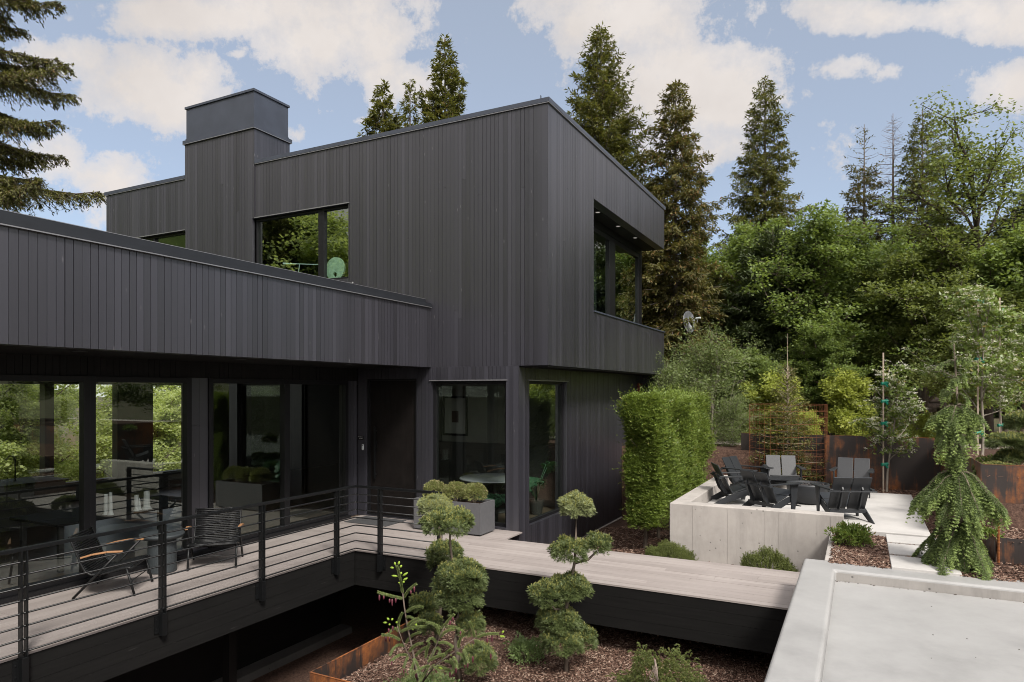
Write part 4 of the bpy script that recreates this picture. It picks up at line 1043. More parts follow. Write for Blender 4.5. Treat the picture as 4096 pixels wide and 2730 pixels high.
# dark firs filling the wood: copies of three grown ones
GF = 'dark firs deep in the wood'
fill = [(2620, 820, 40, c8, 1.5), (2790, 900, 44, f3, .75), (2960, 960, 42, c8, 1.5), (3180, 1010, 45, f3, .72), (3330, 930, 44, c7, 1.3), (3470, 980, 42, c8, 1.6), (3600, 900, 46, f3, .75), (3760, 880, 44, c7, 1.35), (3900, 900, 47, f3, .8), (4050, 840, 43, c8, 1.7), (4200, 700, 40, c7, 1.5), (2540, 900, 36, c8, 1.4)]
flab = ['dark fir deep behind the balcony corner', 'dim fir in the wood under the gap beside the brown patched fir', 'dim fir low behind the willow leaves', 'dim fir just left of the bright maple crown', 'dim layered spruce deep behind the maple trunks', 'dim fir deep under the thinning brown top', 'dim fir deep behind the bare dead trunk', 'dim layered spruce deep behind the airy maple', 'dim fir deep right of the airy maple trunk', 'dim fir at the right edge behind the flowering trees', 'dim spruce past the right edge of the garden', 'dim fir hidden low behind the balcony parapet']
for (u, v, d, src, sc), lab in zip(fill, flab):
    o = copy_tree(src); p = atD(u, v, d); hs = {c7: by_apex(3091, 913, 24, 1.1)[1], c8: by_apex(2880, 1050, 26, 1.1)[1], f3: by_apex(3060, 308, 30, 1.1)[1]}[src]
    o.location = (p.x, p.y, 1.1); k = (p.z - 1.1) / hs; o.scale = (max(k, .8) * 1.15, max(k, .8) * 1.15, k); o.rotation_euler = (0, 0, u * .37); tag(o, lab, 'tree', GF)
# trees behind the camera and left of the house: they show in the glass
# ---- big near spruce at the left edge, drooping boughs
def big_spruce():
    rng = np.random.default_rng(41); base = Vector((-28.5, 12.3, -1.4)); t = thing('spruce_tree', 'huge drooping spruce with brown cones filling the left edge', 'tree', base)
    H = 23.0
    nb = 120; tt = np.sort(rng.uniform(0, 1, nb)); zz = 6.2 + 15.8 * tt; Lb = 4.7 * (1 - tt * .86) ** .45 * rng.uniform(.55, 1.1, nb) + .3; az = np.arange(nb) * 2.399 + rng.normal(0, .3, nb)
    el = .10 + .5 * tt + rng.normal(0, .09, nb); dh = np.stack([np.cos(az), np.sin(az), 0 * az], 1)
    def bp(i, u): return np.stack([dh[i, 0] * Lb[i] * u, dh[i, 1] * Lb[i] * u, zz[i] + Lb[i] * (np.tan(el[i]) * u - .42 * u * u + .20 * u ** 5)], -1)
    idx = np.arange(nb); U = np.linspace(0, 1, 7); pts = np.stack([bp(idx, np.full(nb, u)) for u in U], 1); r = (.018 * Lb + .01)[:, None] * (1 - .85 * U)[None]
    bt = [tubes(pts[:, :-1].reshape(-1, 3), pts[:, 1:].reshape(-1, 3), r[:, :-1].ravel(), r[:, 1:].ravel(), 5)]
    zt = np.linspace(-.5, H, 10); tr = .34 * (1 - zt / H * .97); TP = np.stack([0 * zt, 0 * zt, zt], 1); bt.append(tubes(TP[:-1], TP[1:], tr[:-1], tr[1:], 10))
    nt = (Lb * 34).astype(int) + 8; bi = np.repeat(idx, nt); n = len(bi); s = rng.uniform(.15, 1, n) ** .75; P = bp(bi, s)
    ang = np.where(rng.uniform(size=n) < .5, 1, -1) * rng.uniform(.35, 1.1, n) * np.where(s > .92, .4, 1); d = dh[bi]; c, sn = np.cos(ang), np.sin(ang)
    td = nrm(np.stack([d[:, 0] * c - d[:, 1] * sn, d[:, 0] * sn + d[:, 1] * c, rng.normal(-.30, .2, n)], 1)); tl = (.24 * Lb[bi] * (1.15 - s) + .22) * rng.uniform(.5, 1.15, n)
    k = 5; Uk = np.linspace(0, 1, k); q = P[:, None] + td[:, None] * (tl[:, None] * Uk)[..., None] + np.array([0, 0, -1.]) * (.38 * tl[:, None] * Uk ** 2)[..., None]
    bt.append(tubes(q[:, :-1].reshape(-1, 3), q[:, 1:].reshape(-1, 3), np.full(n * 4, .010), np.full(n * 4, .006), 3))
    nc = (tl / .034).astype(int) + 2; ci = np.repeat(np.arange(n), nc); m = len(ci); u = rng.uniform(0, 1, m)
    CP = P[ci] + td[ci] * (tl[ci] * u)[:, None] + np.array([0, 0, -1.]) * (.38 * tl[ci] * u ** 2)[:, None] + rng.normal(0, .022, (m, 3))
    CD = td[ci] * .9 + rng.normal(0, .6, (m, 3)) + np.array([0, 0, -.35]); V, Fc = cards(CP, CD,   .13 * rng.uniform(.6, 1.3, m), .05, rng, up=np.array([0, 0, 1.]))
    bv, bf, _ = join(bt); o = npmesh('trunk', bv, bf, M['barkd']); o.parent = t; o = npmesh('crown', V, Fc, FO['bigspruce']); o.parent = t
    nk = 1500; ki = rng.integers(0, n, nk); KP = q[ki, 3]; KD = np.tile([0, 0, -1.], (nk, 1)) + rng.normal(0, .2, (nk, 3)); KV, KF = cards(KP, KD, .13, .055, rng); o = npmesh('cones', KV, KF, M['teak' if False else 'barkd']); o.parent = t; o['kind'] = 'stuff'
    return t
big_spruce()

# ---- broadleaf trees
def broadleaf_mesh(rng, H, spread, trunk_r, first=.3, n1=9, n2=5, n3=5, leaves=70, leaf=(.11, .075), clump=.34, flat=.45, lean=0.0, up=.55, sparse=0.0):
    seg0 = []; seg1 = []; ra = []; rb = []
    def curve(p, d, l, r0, r1, n=4, bend=.25, lift=.12):
        pts = [np.array(p, float)]; d = np.array(d, float); d /= np.linalg.norm(d)
        for i in range(n):
            d = d + rng.normal(0, bend, 3) * .5 + np.array([0, 0, lift]); d /= np.linalg.norm(d)
            pts.append(pts[-1] + d * l / n); f0, f1 = r0 + (r1 - r0) * i / n, r0 + (r1 - r0) * (i + 1) / n
            seg0.append(pts[-2]); seg1.append(pts[-1]); ra.append(f0); rb.append(f1)
        return pts, d
    tips = []
    tp, td = curve((0, 0, -.2), (lean, 0, 1), H * .8, trunk_r, trunk_r * .3, 8, .10, .05)
    for i in range(n1):
        f = first + (1 - first) * (i + rng.uniform()) / n1; k = min(7, int(f * 8)); p = tp[k] + (tp[k + 1] - tp[k]) * (f * 8 - k)
        a = i * 2.399 + rng.normal(0, .4); e = up + .5 * f + rng.normal(0, .15); l = spread * (1.05 - .55 * abs(f - .45) * 1.2) * rng.uniform(.7, 1.1)
        q, qd = curve(p, (math.cos(a) * math.cos(e), math.sin(a) * math.cos(e), math.sin(e)), l, trunk_r * .42, trunk_r * .12, 5, .3, .05)
        for j in range(n2):
            kk = 1 + int(rng.integers(0, 5)); b = q[kk]; dd = rng.normal(0, 1, 3); dd[2] = abs(dd[2]) * .4; dd = dd / np.linalg.norm(dd) + np.array([math.cos(a), math.sin(a), .1]) * .6
            q2, _ = curve(b, dd, l * rng.uniform(.3, .55), trunk_r * .13, trunk_r * .05, 3, .4, .08)
            for h in range(n3):
                dd = rng.normal(0, 1, 3); dd[2] *= .5
                q3, _ = curve(q2[1 + int(rng.integers(0, 3))], dd, l * rng.uniform(.12, .3), trunk_r * .055, trunk_r * .025, 2, .4, .05); tips.append(q3[-1]); tips.append(q3[1])
            tips.append(q2[-1])
        tips.append(q[-1])
    tips = np.array(tips)
    if sparse: tips = tips[rng.uniform(size=len(tips)) > sparse]
    ci = np.repeat(np.arange(len(tips)), leaves); m = len(ci)
    off = rng.normal(0, 1, (m, 3)); off = off / (np.linalg.norm(off, axis=1, keepdims=True) + 1e-6) * (rng.uniform(0, 1, m) ** .45)[:, None] * clump; off[:, 2] *= flat
    D = nrm(off * np.array([1, 1, .3]) + rng.normal(0, .12, (m, 3))) + np.array([0, 0, -.35]) * rng.uniform(0, 1, m)[:, None]
    V, Fc = cards(tips[ci] + off, D, leaf[0] * rng.uniform(.6, 1.2, m), leaf[1] * rng.uniform(.7, 1.2, m), rng, up=np.array([0, 0, 1.]), fold=.12)
    return tubes(np.array(seg0), np.array(seg1), np.array(ra), np.array(rb), 6), (V, Fc)
def broadleaf(name, label, base, seed, mat, bk='bark', cat='tree', group=None, **kw):
    rng = np.random.default_rng(seed); (bv, bf), (cv, cf_) = broadleaf_mesh(rng, **kw); t = thing(name, label, cat, base, 0, group)
    o = npmesh('trunk', bv, bf, M[bk]); o.parent = t; o = npmesh('crown', cv, cf_, FO[mat]); o.parent = t; return t
def foot(u, d, z): p = atD(u, 1564, d); return (p.x, p.y, z)
GM = 'maples of the wood behind the garden'
m1 = broadleaf('maple_tree', 'tall airy maple with forked dark trunk and sky showing through its crown', foot(3955, 20, 1.2), 51, 'maple2', 'barkd', group=GM, H=10.4, spread=2.9, trunk_r=.15, first=.30, n1=15, n2=6, n3=4, leaves=17, leaf=(.11, .085), clump=.42, sparse=.12, up=.80)
m2 = broadleaf('maple_tree', 'bright green dense maple in the middle of the wood', foot(3310, 23.0, 1.2), 52, 'maple', group=GM, H=7.6, spread=2.6, trunk_r=.15, first=.25, n1=16, n2=7, n3=5, leaves=30, leaf=(.125, .092), clump=.33, flat=.5, up=.45)
m3 = broadleaf('maple_tree', 'green maple beside the thinning fir with spreading lower crown', foot(3490, 25, 1.2), 53, 'maple', group=GM, H=6.8, spread=2.5, trunk_r=.14, first=.22, n1=15, n2=7, n3=5, leaves=30, leaf=(.125, .092), clump=.33, flat=.5, up=.4)
m4 = broadleaf('maple_tree', 'olive green maple filling the space under the airy maple', foot(3700, 21, 1.2), 54, 'maple2', group=GM, H=6.4, spread=2.4, trunk_r=.13, first=.25, n1=15, n2=7, n3=5, leaves=30, leaf=(.118, .088), clump=.33, flat=.5, up=.4)
m5 = broadleaf('maple_tree', 'light green maple leaning over at the far right edge', foot(4080, 19.5, 1.2), 55, 'maple', group=GM, H=6.8, spread=2.4, trunk_r=.13, first=.3, n1=15, n2=7, n3=5, leaves=30, leaf=(.118, .088), clump=.33, flat=.5, up=.45)
def mcopy(src, u, d, k, rz, lab, grp=GM):
    o = copy_tree(src); o.location = foot(u, d, 1.15); o.scale = (k, k, k); o.rotation_euler = (0, 0, rz); return tag(o, lab, 'tree', grp)
mcopy(m2, 2950, 27.3, 1.08, 1.0, 'airy green maple against sky between two firs left of the wood')
mcopy(m4, 3560, 25.5, 1.0, 2.0, 'olive maple behind the staked flowering tree')
mcopy(m4, 3890, 18.6, .70, 4.2, 'low olive maple behind the blossoming trees')
mcopy(m3, 3300, 21.0, .50, 3.0, 'low green maple hanging over the lime shrubs')
mcopy(m3, 3120, 27, 1.0, .6, 'tall green maple behind the bright middle maple')
mcopy(m5, 3480, 28, 1.15, 1.4, 'light green maple under the thinning fir')
mcopy(m2, 3760, 27, 1.05, 2.6, 'green maple behind the olive maple at the right')
mcopy(m5, 4010, 25, 1.1, .3, 'light maple behind the flowering trees at the right edge')
mcopy(m2, 3030, 21.0, .38, 5.0, 'low leafy maple behind the wire cage')
GX = 'maples outside the right edge mirrored in the glass'
for k, (x, y, s, src, lab) in enumerate(((9, 13, .9, m4, 'olive maple mirrored in the left glass panes'), (13, 9, 1.0, m2, 'green maple mirrored in the first glass pane'), (12, 18, 1.1, m3, 'green maple mirrored beside the lounge chairs'), (16, 14, 1.1, m5, 'light maple mirrored beyond the parapet roof'))):
    o = copy_tree(src); o.location = (x, y, 1.0); o.scale = (s, s, s); o.rotation_euler = (0, 0, k * 1.3); tag(o, lab, 'tree', GX)
# pale trees behind the house, seen through its glazing
GP = 'pale trees behind the house seen through the glass'
b1 = broadleaf('leafy_tree', 'pale leafy tree seen through the first glass pane', (-31, 12.5, -4.6), 61, 'rear', group=GP, H=8.5, spread=3.0, trunk_r=.14, first=.1, n1=14, n2=6, n3=5, leaves=40, leaf=(.15, .11), clump=.42, flat=.6)
for k, (x, y, s, lab) in enumerate(((-33.5, 17.5, 1.05, 'pale leafy tree seen right of the interior post'), (-30.5, 21.0, .95, 'pale leafy tree seen through the second glass pane'), (-37, 24.5, 1.2, 'pale leafy tree far behind the dining table'), (-30.0, 7.0, .95, 'pale leafy tree behind the kitchen tap'), (-40, 16, 1.3, 'distant pale leafy tree behind the glazed room'), (-39, 11, 1.3, 'distant pale leafy tree left of the interior post'), (-35, 29, 1.2, 'pale leafy tree beyond the house corner'), (-44, 22, 1.5, 'farthest pale leafy tree behind the glazed room'))):
    o = copy_tree(b1); o.location = (x, y, -5.0); o.scale = (s, s, s); o.rotation_euler = (0, 0, k * 1.1); tag(o, lab, 'tree', GP)
hv = []; hf = []; nxh, nyh = 25, 13
for j in range(nyh):
    for i in range(nxh):
        a = R(182 + 100 * i / (nxh - 1)); r = 52 + 12 * j; z = -4 + 74 * math.sin(min(1, j / (nyh - 1)) * 1.5) * (.75 + .25 * math.sin(i * .9) + .08 * math.sin(i * 2.3 + j)); hv.append((-10 + r * math.cos(a), 8 + r * math.sin(a), z))
for j in range(nyh - 1):
    for i in range(nxh - 1): hf.append((j * nxh + i, j * nxh + i + 1, (j + 1) * nxh + i + 1, (j + 1) * nxh + i))
def hill_mat():
    m, nt, out = new_mat('green_hillside'); n = noise(nt, coords(nt), .12, 8, .65)
    principled(nt, out, ramp(nt, n, [(.35, (.035, .055, .014)), (.6, (.11, .14, .035))]), .95, 0, n, .6, 1.2, .1); return m
hill = npmesh('hills', hv, hf, hill_mat(), smooth=True); tag(hill, 'green hillside across the valley mirrored in the upper windows', None, None, 'structure')
GB = 'trees across the yard mirrored in the windows'
mir = [(-21.5, -2.5, b1, 1.55), (-27, -7, b1, 1.9), (-30, -5, big_fir, 1.1), (-17, -12, big_fir, .9), (-34, -9, big_fir, 1.1), (-12, -17, c7, 1.9), (-7, -18, c7, 1.7), (-2, -20, c7, 2.0), (-24.5, -12, b1, 2.0), (-20, -19, big_fir, 1.0), (-36, -14, big_fir, 1.2), (-29, -18, big_fir, 1.15), (-15.5, -8, big_fir, .75)]
mlab = ['pale leafy tree mirrored in the left part of the upper window', 'tall pale tree mirrored in the middle of the upper window', 'dense fir mirrored in the far left window', 'tall fir mirrored in the right pane of the upper window', 'distant fir mirrored in the left upper window', 'leafy tree mirrored in the entrance window', 'green maple mirrored low in the entrance window', 'olive tree mirrored at the edge of the entrance window', 'pale leafy tree mirrored behind the desk lamp', 'bushy fir mirrored behind the stone disc', 'far bushy fir mirrored beside the chimney', 'slim fir mirrored left of the desk lamp', 'low bushy fir mirrored right of the stone disc']
for (x, y, src, k), lab in zip(mir, mlab):
    o = copy_tree(src); o.location = (x, y, -1.5); o.scale = (k, k, k); o.rotation_euler = (0, 0, x * 1.7); tag(o, lab, 'tree', GB)

# ---- shrubs of the middle ground
def shrub(name, label, base, seed, mat, H, spread, leaves=60, leaf=(.07, .045), n1=12, clump=.2, bk='bark', group=None, up=.8, first=.05, flat=.7, cat='shrub', n2=4, n3=3):
    return broadleaf(name, label, base, seed, mat, bk, cat, group, H=H, spread=spread, trunk_r=.022 * H / 1.5, first=first, n1=n1, n2=n2, n3=n3, leaves=leaves, leaf=leaf, clump=clump, flat=flat, up=up)
GS = 'lime green shrubs behind the steel wall'
s1 = shrub('lime_shrub', 'bushy lime green shrub just behind the wire cage', foot(3120, 20.0, 1.2), 71, 'lime', 1.75, .95, 40, (.085, .055), 16, .24, group=GS)
s2 = shrub('lime_shrub', 'rounded lime green shrub left of the staked flowering tree', foot(3385, 19.8, 1.2), 72, 'lime', 2.0, .95, 40, (.085, .055), 16, .24, group=GS)
for u, d, k, lab in ((3010, 20.6, .85, 'lime green shrub between hedge and wire cage'), (3235, 19.4, .45, 'small lime shrub low beside the pale drive'), (3600, 19.6, .5, 'small lime shrub under the flowering tree branches'), (3700, 19.2, .42, 'smallest lime shrub before the stone heap')):
    o = copy_tree(s1 if k > .6 else s2); o.location = foot(u, d, 1.2); o.scale = (k, k, k); o.rotation_euler = (0, 0, u); tag(o, lab, 'shrub', GS)
GW = 'grey green willows behind the hedge'
w1 = shrub('willow_shrub', 'grey green willow with pale bare branches above the hedge', foot(2850, 20.5, .7), 73, 'willow', 3.0, 1.9, 13, (.095, .045), 18, .30, 'barkp', GW, n2=6)
for u, d, k, lab in ((2990, 21.8, .85, 'grey green willow right of the tall branchy one'), (2735, 22.0, .8, 'grey green willow under the balcony parapet corner'), (2660, 20.0, .7, 'grey green willow low behind the hedge'), (2930, 18.9, .45, 'small grey green willow at the hedge end')):
    o = copy_tree(w1); o.location = foot(u, d, 1.0); o.scale = (k, k, k); o.rotation_euler = (0, 0, u); tag(o, lab, 'shrub', GW)
# ---- staked flowering trees
def flowering(label, base, H, seed, ties, spread=.9, leaves=9, stake_h=None):
    rng = np.random.default_rng(seed); (bv, bf), (cv, cf_) = broadleaf_mesh(rng, H, spread, .032, first=.30, n1=13, n2=4, n3=3, leaves=leaves, leaf=(.095, .055), clump=.15, flat=.7, up=.35)
    t = thing('flowering_tree', label, 'tree', base, 0, 'staked white flowering trees'); o = npmesh('trunk', bv, bf, M['barkp']); o.parent = t; o = npmesh('crown', cv, cf_, FO['shrub']); o.parent = t
    cen = cv.reshape(-1, 4, 3)[:, 0]; pick = cen[rng.uniform(size=len(cen)) < .75 / leaves]; n = 20; ci = np.repeat(np.arange(len(pick)), n); m = len(ci)
    off = rng.normal(0, .030, (m, 3)) * np.array([1, 1, .35]); V, Fc = cards(pick[ci] + off + np.array([0, 0, .03]), rng.normal(0, 1, (m, 3)) * np.array([1, 1, .3]), .026, .024, rng, up=np.array([0, 0, 1.])); o = npmesh('blossom', V, Fc, FO['flower']); o.parent = t
    sh = stake_h or H * .85
    mb = MB(); mb.box(-.075, -.045, -.05, -.02, -.1, sh); o = mb.build('stake', M['stake']); o.parent = t
    for z in ties:
        mb = MB(); mb.tube([(-.10, -.05, z), (.03, .02, z + .01)], .038, 8); mb.bar((-.02, -.06, z), (.03, -.1, z - .07), .02, .03); o = mb.build('tie', M['tape']); o.parent = t
    return t
flowering('short staked flowering tree before the rusty steel wall', (.53, 17.55, .45), 3.3, 81, (.62, 1.55, 2.05, 2.45), .85, 5, 3.15)
flowering('blossoming staked tree right behind the weeping spruce', foot(3925, 13.4, 1.46), 3.6, 82, (.45, 1.9, 3.05), 1.15, 9, 3.1)
flowering('blossoming staked tree with an orange marked trunk at the right edge', foot(4010, 16.5, 1.4), 4.0, 83, (.5, 2.9, 3.3), 1.25, 9, 3.6)
flowering('blossoming tree reaching in past the right edge', foot(4140, 14.5, 1.46), 3.3, 84, (1.0, 2.4), 1.1, 9, 2.9)
# ------------------------------------------------------------------ near plants: needles along curves
def needles(P, T, rng, n, ln, w, open_=.8):
    """n needles per shoot point: P,T arrays of points and tangents"""
    ci = np.repeat(np.arange(len(P)), n); m = len(ci); q = rng.normal(size=(m, 3)); T_ = nrm(T)[ci]; q = nrm(q - T_ * (q * T_).sum(1, keepdims=True))
    D = nrm(T_ * (1 - open_ * .55) + q * open_)
    return cards(P[ci] + T_ * rng.uniform(-.5, .5, m)[:, None] * .012, D, ln * rng.uniform(.75, 1.2, m), w, rng)
def polyline(pts, step):
    pts = np.array(pts, float); d = np.linalg.norm(np.diff(pts, axis=0), axis=1); s = np.concatenate([[0], np.cumsum(d)]); n = max(2, int(s[-1] / step))
    u = np.linspace(0, s[-1], n); P = np.stack([np.interp(u, s, pts[:, k]) for k in range(3)], 1); return P, np.gradient(P, axis=0)

# ---- cloud pruned pines
def pad(mats, c, rx, rz, rng, dens=1.0, ln=.055):
    """one clipped needle pad: shoots stand out of an ellipsoid"""
    n = int(820 * dens * (rx / .25) ** 2); v = nrm(rng.normal(size=(n, 3))); v[:, 2] = np.where(v[:, 2] < -.45, -v[:, 2] * .6, v[:, 2]); v = nrm(v)
    rad = np.array([rx * 1.03, rx * 1.03, rz * 1.22]); lump = 1 + .10 * np.sin(v @ np.array([5, 3, 4.]) + rng.uniform(0, 6)) + .07 * np.sin(v @ np.array([-7, 6, 2.]) + rng.uniform(0, 6))
    S = np.asarray(c) + v * rad * (rng.uniform(.62, 1.0, n) ** .5 * lump)[:, None]; T = nrm(v / rad * rx + np.array([0, 0, .75]))
    parts = [needles(S, T, rng, 20, ln, .0055, .75)]
    top = v[:, 2] > .15; Pt = S[top][::3]; k = len(Pt)
    Tt = nrm(T[top][::3] + np.array([0, 0, .8])); up = [needles(Pt + Tt * .02 * j, Tt, rng, 6, .026, .006, .45) for j in range(3)]
    ci = len(parts); V1, F1, _ = join(parts); V2, F2, _ = join(up); return (V1, F1), (V2, F2)
def cloud_pine(label, base, pads, trunk, branches, seed, pale=()):
    rng = np.random.default_rng(seed); t = thing('cloud_pine', label, 'tree', base, 0, 'cloud pruned pines'); b = Vector(base)
    mb = MB(); mb.tube([Vector(p) - b for p in trunk], [max(.010, .036 - .024 * i / (len(trunk) - 1)) for i in range(len(trunk))], 9); mb.build('trunk', M['bark'], None, smooth=True).parent = t
    for br in branches:
        mb = MB(); mb.tube([Vector(p) - b for p in br], [.020, .016, .012][:len(br)] if len(br) <= 3 else .014, 7); mb.build('branch', M['bark'], None, smooth=True).parent = t
    for i, (c, rx, rz) in enumerate(pads):
        (V1, F1), (V2, F2) = pad(None, Vector(c) - b, rx, rz, rng)
        V, Fc, mi = join([(V1, F1), (V2, F2)]); o = npmesh('needle_pad', V, Fc, [FO['pinel' if i in pale else 'pine'], FO['pinetop']], None, mi); o.parent = t
    return t
def z8(x, y, d): return atD(1300 + x / 1.568, 1730 + y / 1.568, d)
s9 = 1 / 1.568 / F
def P_(x, y, rx, rz, d): return (z8(x, y, d), rx * s9 * d * .93, rz * s9 * d * .93)
d = 9.0; bs = z8(1512, 1500, d); bs.z = -1.03
cloud_pine('slim cloud pruned pine with eight pads in the middle of the bed', bs,
    [P_(1578, 475, 108, 74, d), P_(1535, 752, 118, 72, d), P_(1708, 715, 84, 66, 9.1), P_(1535, 985, 132, 78, d), P_(1392, 1028, 110, 76, 8.85), P_(1462, 1182, 136, 68, d), P_(1488, 1322, 128, 74, 8.9), P_(1622, 1305, 86, 74, 9.15)],
    [bs, z8(1512, 1380, d), z8(1500, 1240, d), z8(1515, 1090, d), z8(1545, 930, d), z8(1568, 800, d), z8(1574, 660, d), z8(1574, 500, d)],
    [[z8(1568, 820, d), z8(1650, 800, 9.05), z8(1705, 745, 9.1)], [z8(1510, 1110, d), z8(1440, 1110, 8.9), z8(1400, 1050, 8.85)], [z8(1505, 1330, d), z8(1570, 1330, 9.1), z8(1620, 1310, 9.15)]], 101, pale=(0,))
d = 8.8; bs = z8(845, 1600, d); bs.z = -1.03
cloud_pine('cloud pruned pine with one huge dense pad beneath a flat top', bs,
    [P_(775, 578, 160, 84, d), P_(868, 910, 150, 92, 8.7), P_(850, 1030, 155, 118, 8.8), P_(780, 960, 100, 90, 8.9), P_(915, 1222, 86, 80, 8.8), P_(962, 1440, 108, 92, 8.7)],
    [bs, z8(835, 1450, d), z8(820, 1300, d), z8(832, 1180, d), z8(840, 1080, d), z8(822, 940, d), z8(800, 830, d), z8(785, 700, d), z8(782, 600, d)],
    [[z8(830, 1300, d), z8(880, 1270, d), z8(910, 1240, d)], [z8(838, 1480, d), z8(900, 1470, d), z8(955, 1450, d)]], 102, pale=())
d = 10.0; bs = z8(690, 1420, d); bs.z = -1.03
cloud_pine('pale topped cloud pruned pine standing behind the dense one at the rail', bs,
    [P_(694, 478, 112, 66, d), P_(748, 765, 106, 68, 9.8), P_(618, 1082, 88, 54, d), P_(655, 1205, 84, 60, 9.8), P_(700, 830, 50, 40, d)],
    [bs, z8(700, 1280, d), z8(720, 1130, d), z8(735, 980, d), z8(725, 850, d), z8(735, 700, d), z8(715, 600, d), z8(700, 500, d)],
    [[z8(715, 1130, d), z8(670, 1115, d), z8(630, 1100, d)], [z8(700, 1260, d), z8(670, 1230, d), z8(655, 1215, d)]], 103, pale=(0,))
# the pine at the right edge in the tall planter
def zr_(x, y, d): return atD(3500 + x / 2.3054, 1650 + y / 2.3054, d)
def PR(x, y, rx, rz, d): return (zr_(x, y, d), rx / 2.3054 / F * d, rz / 2.3054 / F * d)
d = 10.8; bs = zr_(1450, 620, d); bs.z = .7
cloud_pine('broad cloud pruned pine with flat dark pads at the right edge', bs,
    [PR(1230, 285, 165, 70, d), PR(1290, 430, 150, 66, d), PR(1110, 560, 165, 62, 10.5), PR(1330, 640, 140, 80, 10.4), PR(1400, 110, 170, 80, 11.0), PR(1480, 330, 150, 80, d)],
    [bs, zr_(1450, 560, d), zr_(1440, 430, d), zr_(1470, 280, d), zr_(1420, 130, d)],
    [[zr_(1450, 500, d), zr_(1260, 560, 10.6), zr_(1110, 570, 10.5)], [zr_(1450, 380, d), zr_(1330, 300, d), zr_(1230, 290, d)], [zr_(1450, 560, d), zr_(1390, 640, 10.6), zr_(1340, 650, 10.4)]], 104)

# ---- weeping spruce
def weeping():
    rng = np.random.default_rng(111); b = Vector((1.42, 10.55, .40)); dep = 8.75
    b = atD(3862, 1564, dep); b.z = .40; t = thing('weeping_spruce', 'weeping spruce with tiers of drooping fresh green boughs behind the parapet', 'tree', b)
    def q(x, y, dd=dep): return atD(3500 + x / 2.3054, 1650 + y / 2.3054, dd)
    tr = [Vector((b.x, b.y, b.z)), q(790, 1250), q(775, 900), q(768, 700), q(755, 560), q(748, 420), q(742, 260), q(752, 100), q(755, 0), atD(3828, 1580, dep), atD(3822, 1480, dep), atD(3815, 1375, dep)]
    mb = MB(); mb.tube([p - b for p in tr], [.05, .045, .038, .034, .030, .027, .024, .021, .018, .015, .012, .008], 8); trunk_mb = mb
    P0 = []; T0 = []; Ptip = []; Ttip = []; seg = []
    def bough(z, az, reach, drop, n_sh, r0=.014, len_=.13):
        hx, hy = math.cos(az), math.sin(az); top = Vector((0, 0, 0))
        # trunk position at height z
        zs = [p.z for p in tr]; k = max(i for i in range(len(tr)) if zs[i] <= z) if z > zs[0] else 0; k = min(k, len(tr) - 2); f = (z - zs[k]) / (zs[k + 1] - zs[k]); o = tr[k].lerp(tr[k + 1], f) - b
        cp = [o + Vector((hx * reach * u, hy * reach * u, .12 * reach * math.sin(min(1, u * 1.6) * math.pi) - drop * u ** 1.7)) for u in np.linspace(0, 1, 9)]
        seg.append((cp, r0)); P, T = polyline(cp, .022); L_ = len(P)
        keep = np.arange(L_) > 2; P0.append(P[keep]); T0.append(T[keep])
        for s in range(n_sh):
            i = int(rng.integers(2, L_)); sp = P[i]; tg = T[i] / (np.linalg.norm(T[i]) + 1e-9); sdv = np.cross(tg, [0, 0, 1.]); sdv /= np.linalg.norm(sdv) + 1e-9
            sg = rng.choice([-1, 1]); dr = tg * .55 + sdv * sg * rng.uniform(.3, .9) + np.array([0, 0, -.55]) + rng.normal(0, .15, 3); dr /= np.linalg.norm(dr); l = len_ * rng.uniform(.6, 1.5)
            pts = np.array([sp + dr * l * u + np.array([0, 0, -.45]) * l * u * u for u in np.linspace(0, 1, 7)]); tt = np.gradient(pts, axis=0); P0.append(pts[:5]); T0.append(tt[:5]); Ptip.append(pts[4:]); Ttip.append(tt[4:])
    for i in range(20): bough(rng.uniform(.94, 1.08), i * 2.399, rng.uniform(.24, .64), rng.uniform(.42, .66), 76)
    for i in range(17): bough(rng.uniform(1.54, 1.68), i * 2.399 + .5, rng.uniform(.16, .48), rng.uniform(.24, .48), 70)
    for i in range(6): bough(1.68, [-.45, -.2, .0, 2.9, 3.2, -1.2][i], .50, .42, 54)
    for i in range(12): bough(rng.uniform(1.95, 2.15), i * 2.399 + 1, rng.uniform(.04, .10), rng.uniform(.14, .24), 9)
    for i in range(13): bough(rng.uniform(2.36, 2.56), i * 2.399 + 2, rng.uniform(.14, .34), rng.uniform(.12, .36), 36)
    for i in range(14): bough(rng.uniform(2.65, 3.15), i * 2.399 + 2, rng.uniform(.12, .2), rng.uniform(.0, .05), 4, .006, .08)
    Pl, Tl = polyline([tuple(p - b) for p in tr[8:]], .02); P0.append(Pl); T0.append(Tl)
    V1, F1 = needles(np.concatenate(P0), np.concatenate(T0), rng, 15, .028, .0056, .8); V2, F2 = needles(np.concatenate(Ptip), np.concatenate(Ttip), rng, 18, .027, .0062, .7)
    V, Fc, mi = join([(V1, F1), (V2, F2)]); npmesh('crown', V, Fc, [FO['weep'], FO['weept']], None, mi).parent = t
    for cp, r0 in seg: trunk_mb.tube(cp, [r0 * (1 - .7 * i / 8) for i in range(9)], 5)
    trunk_mb.build('trunk', M['bark'], None, smooth=True).parent = t
weeping()
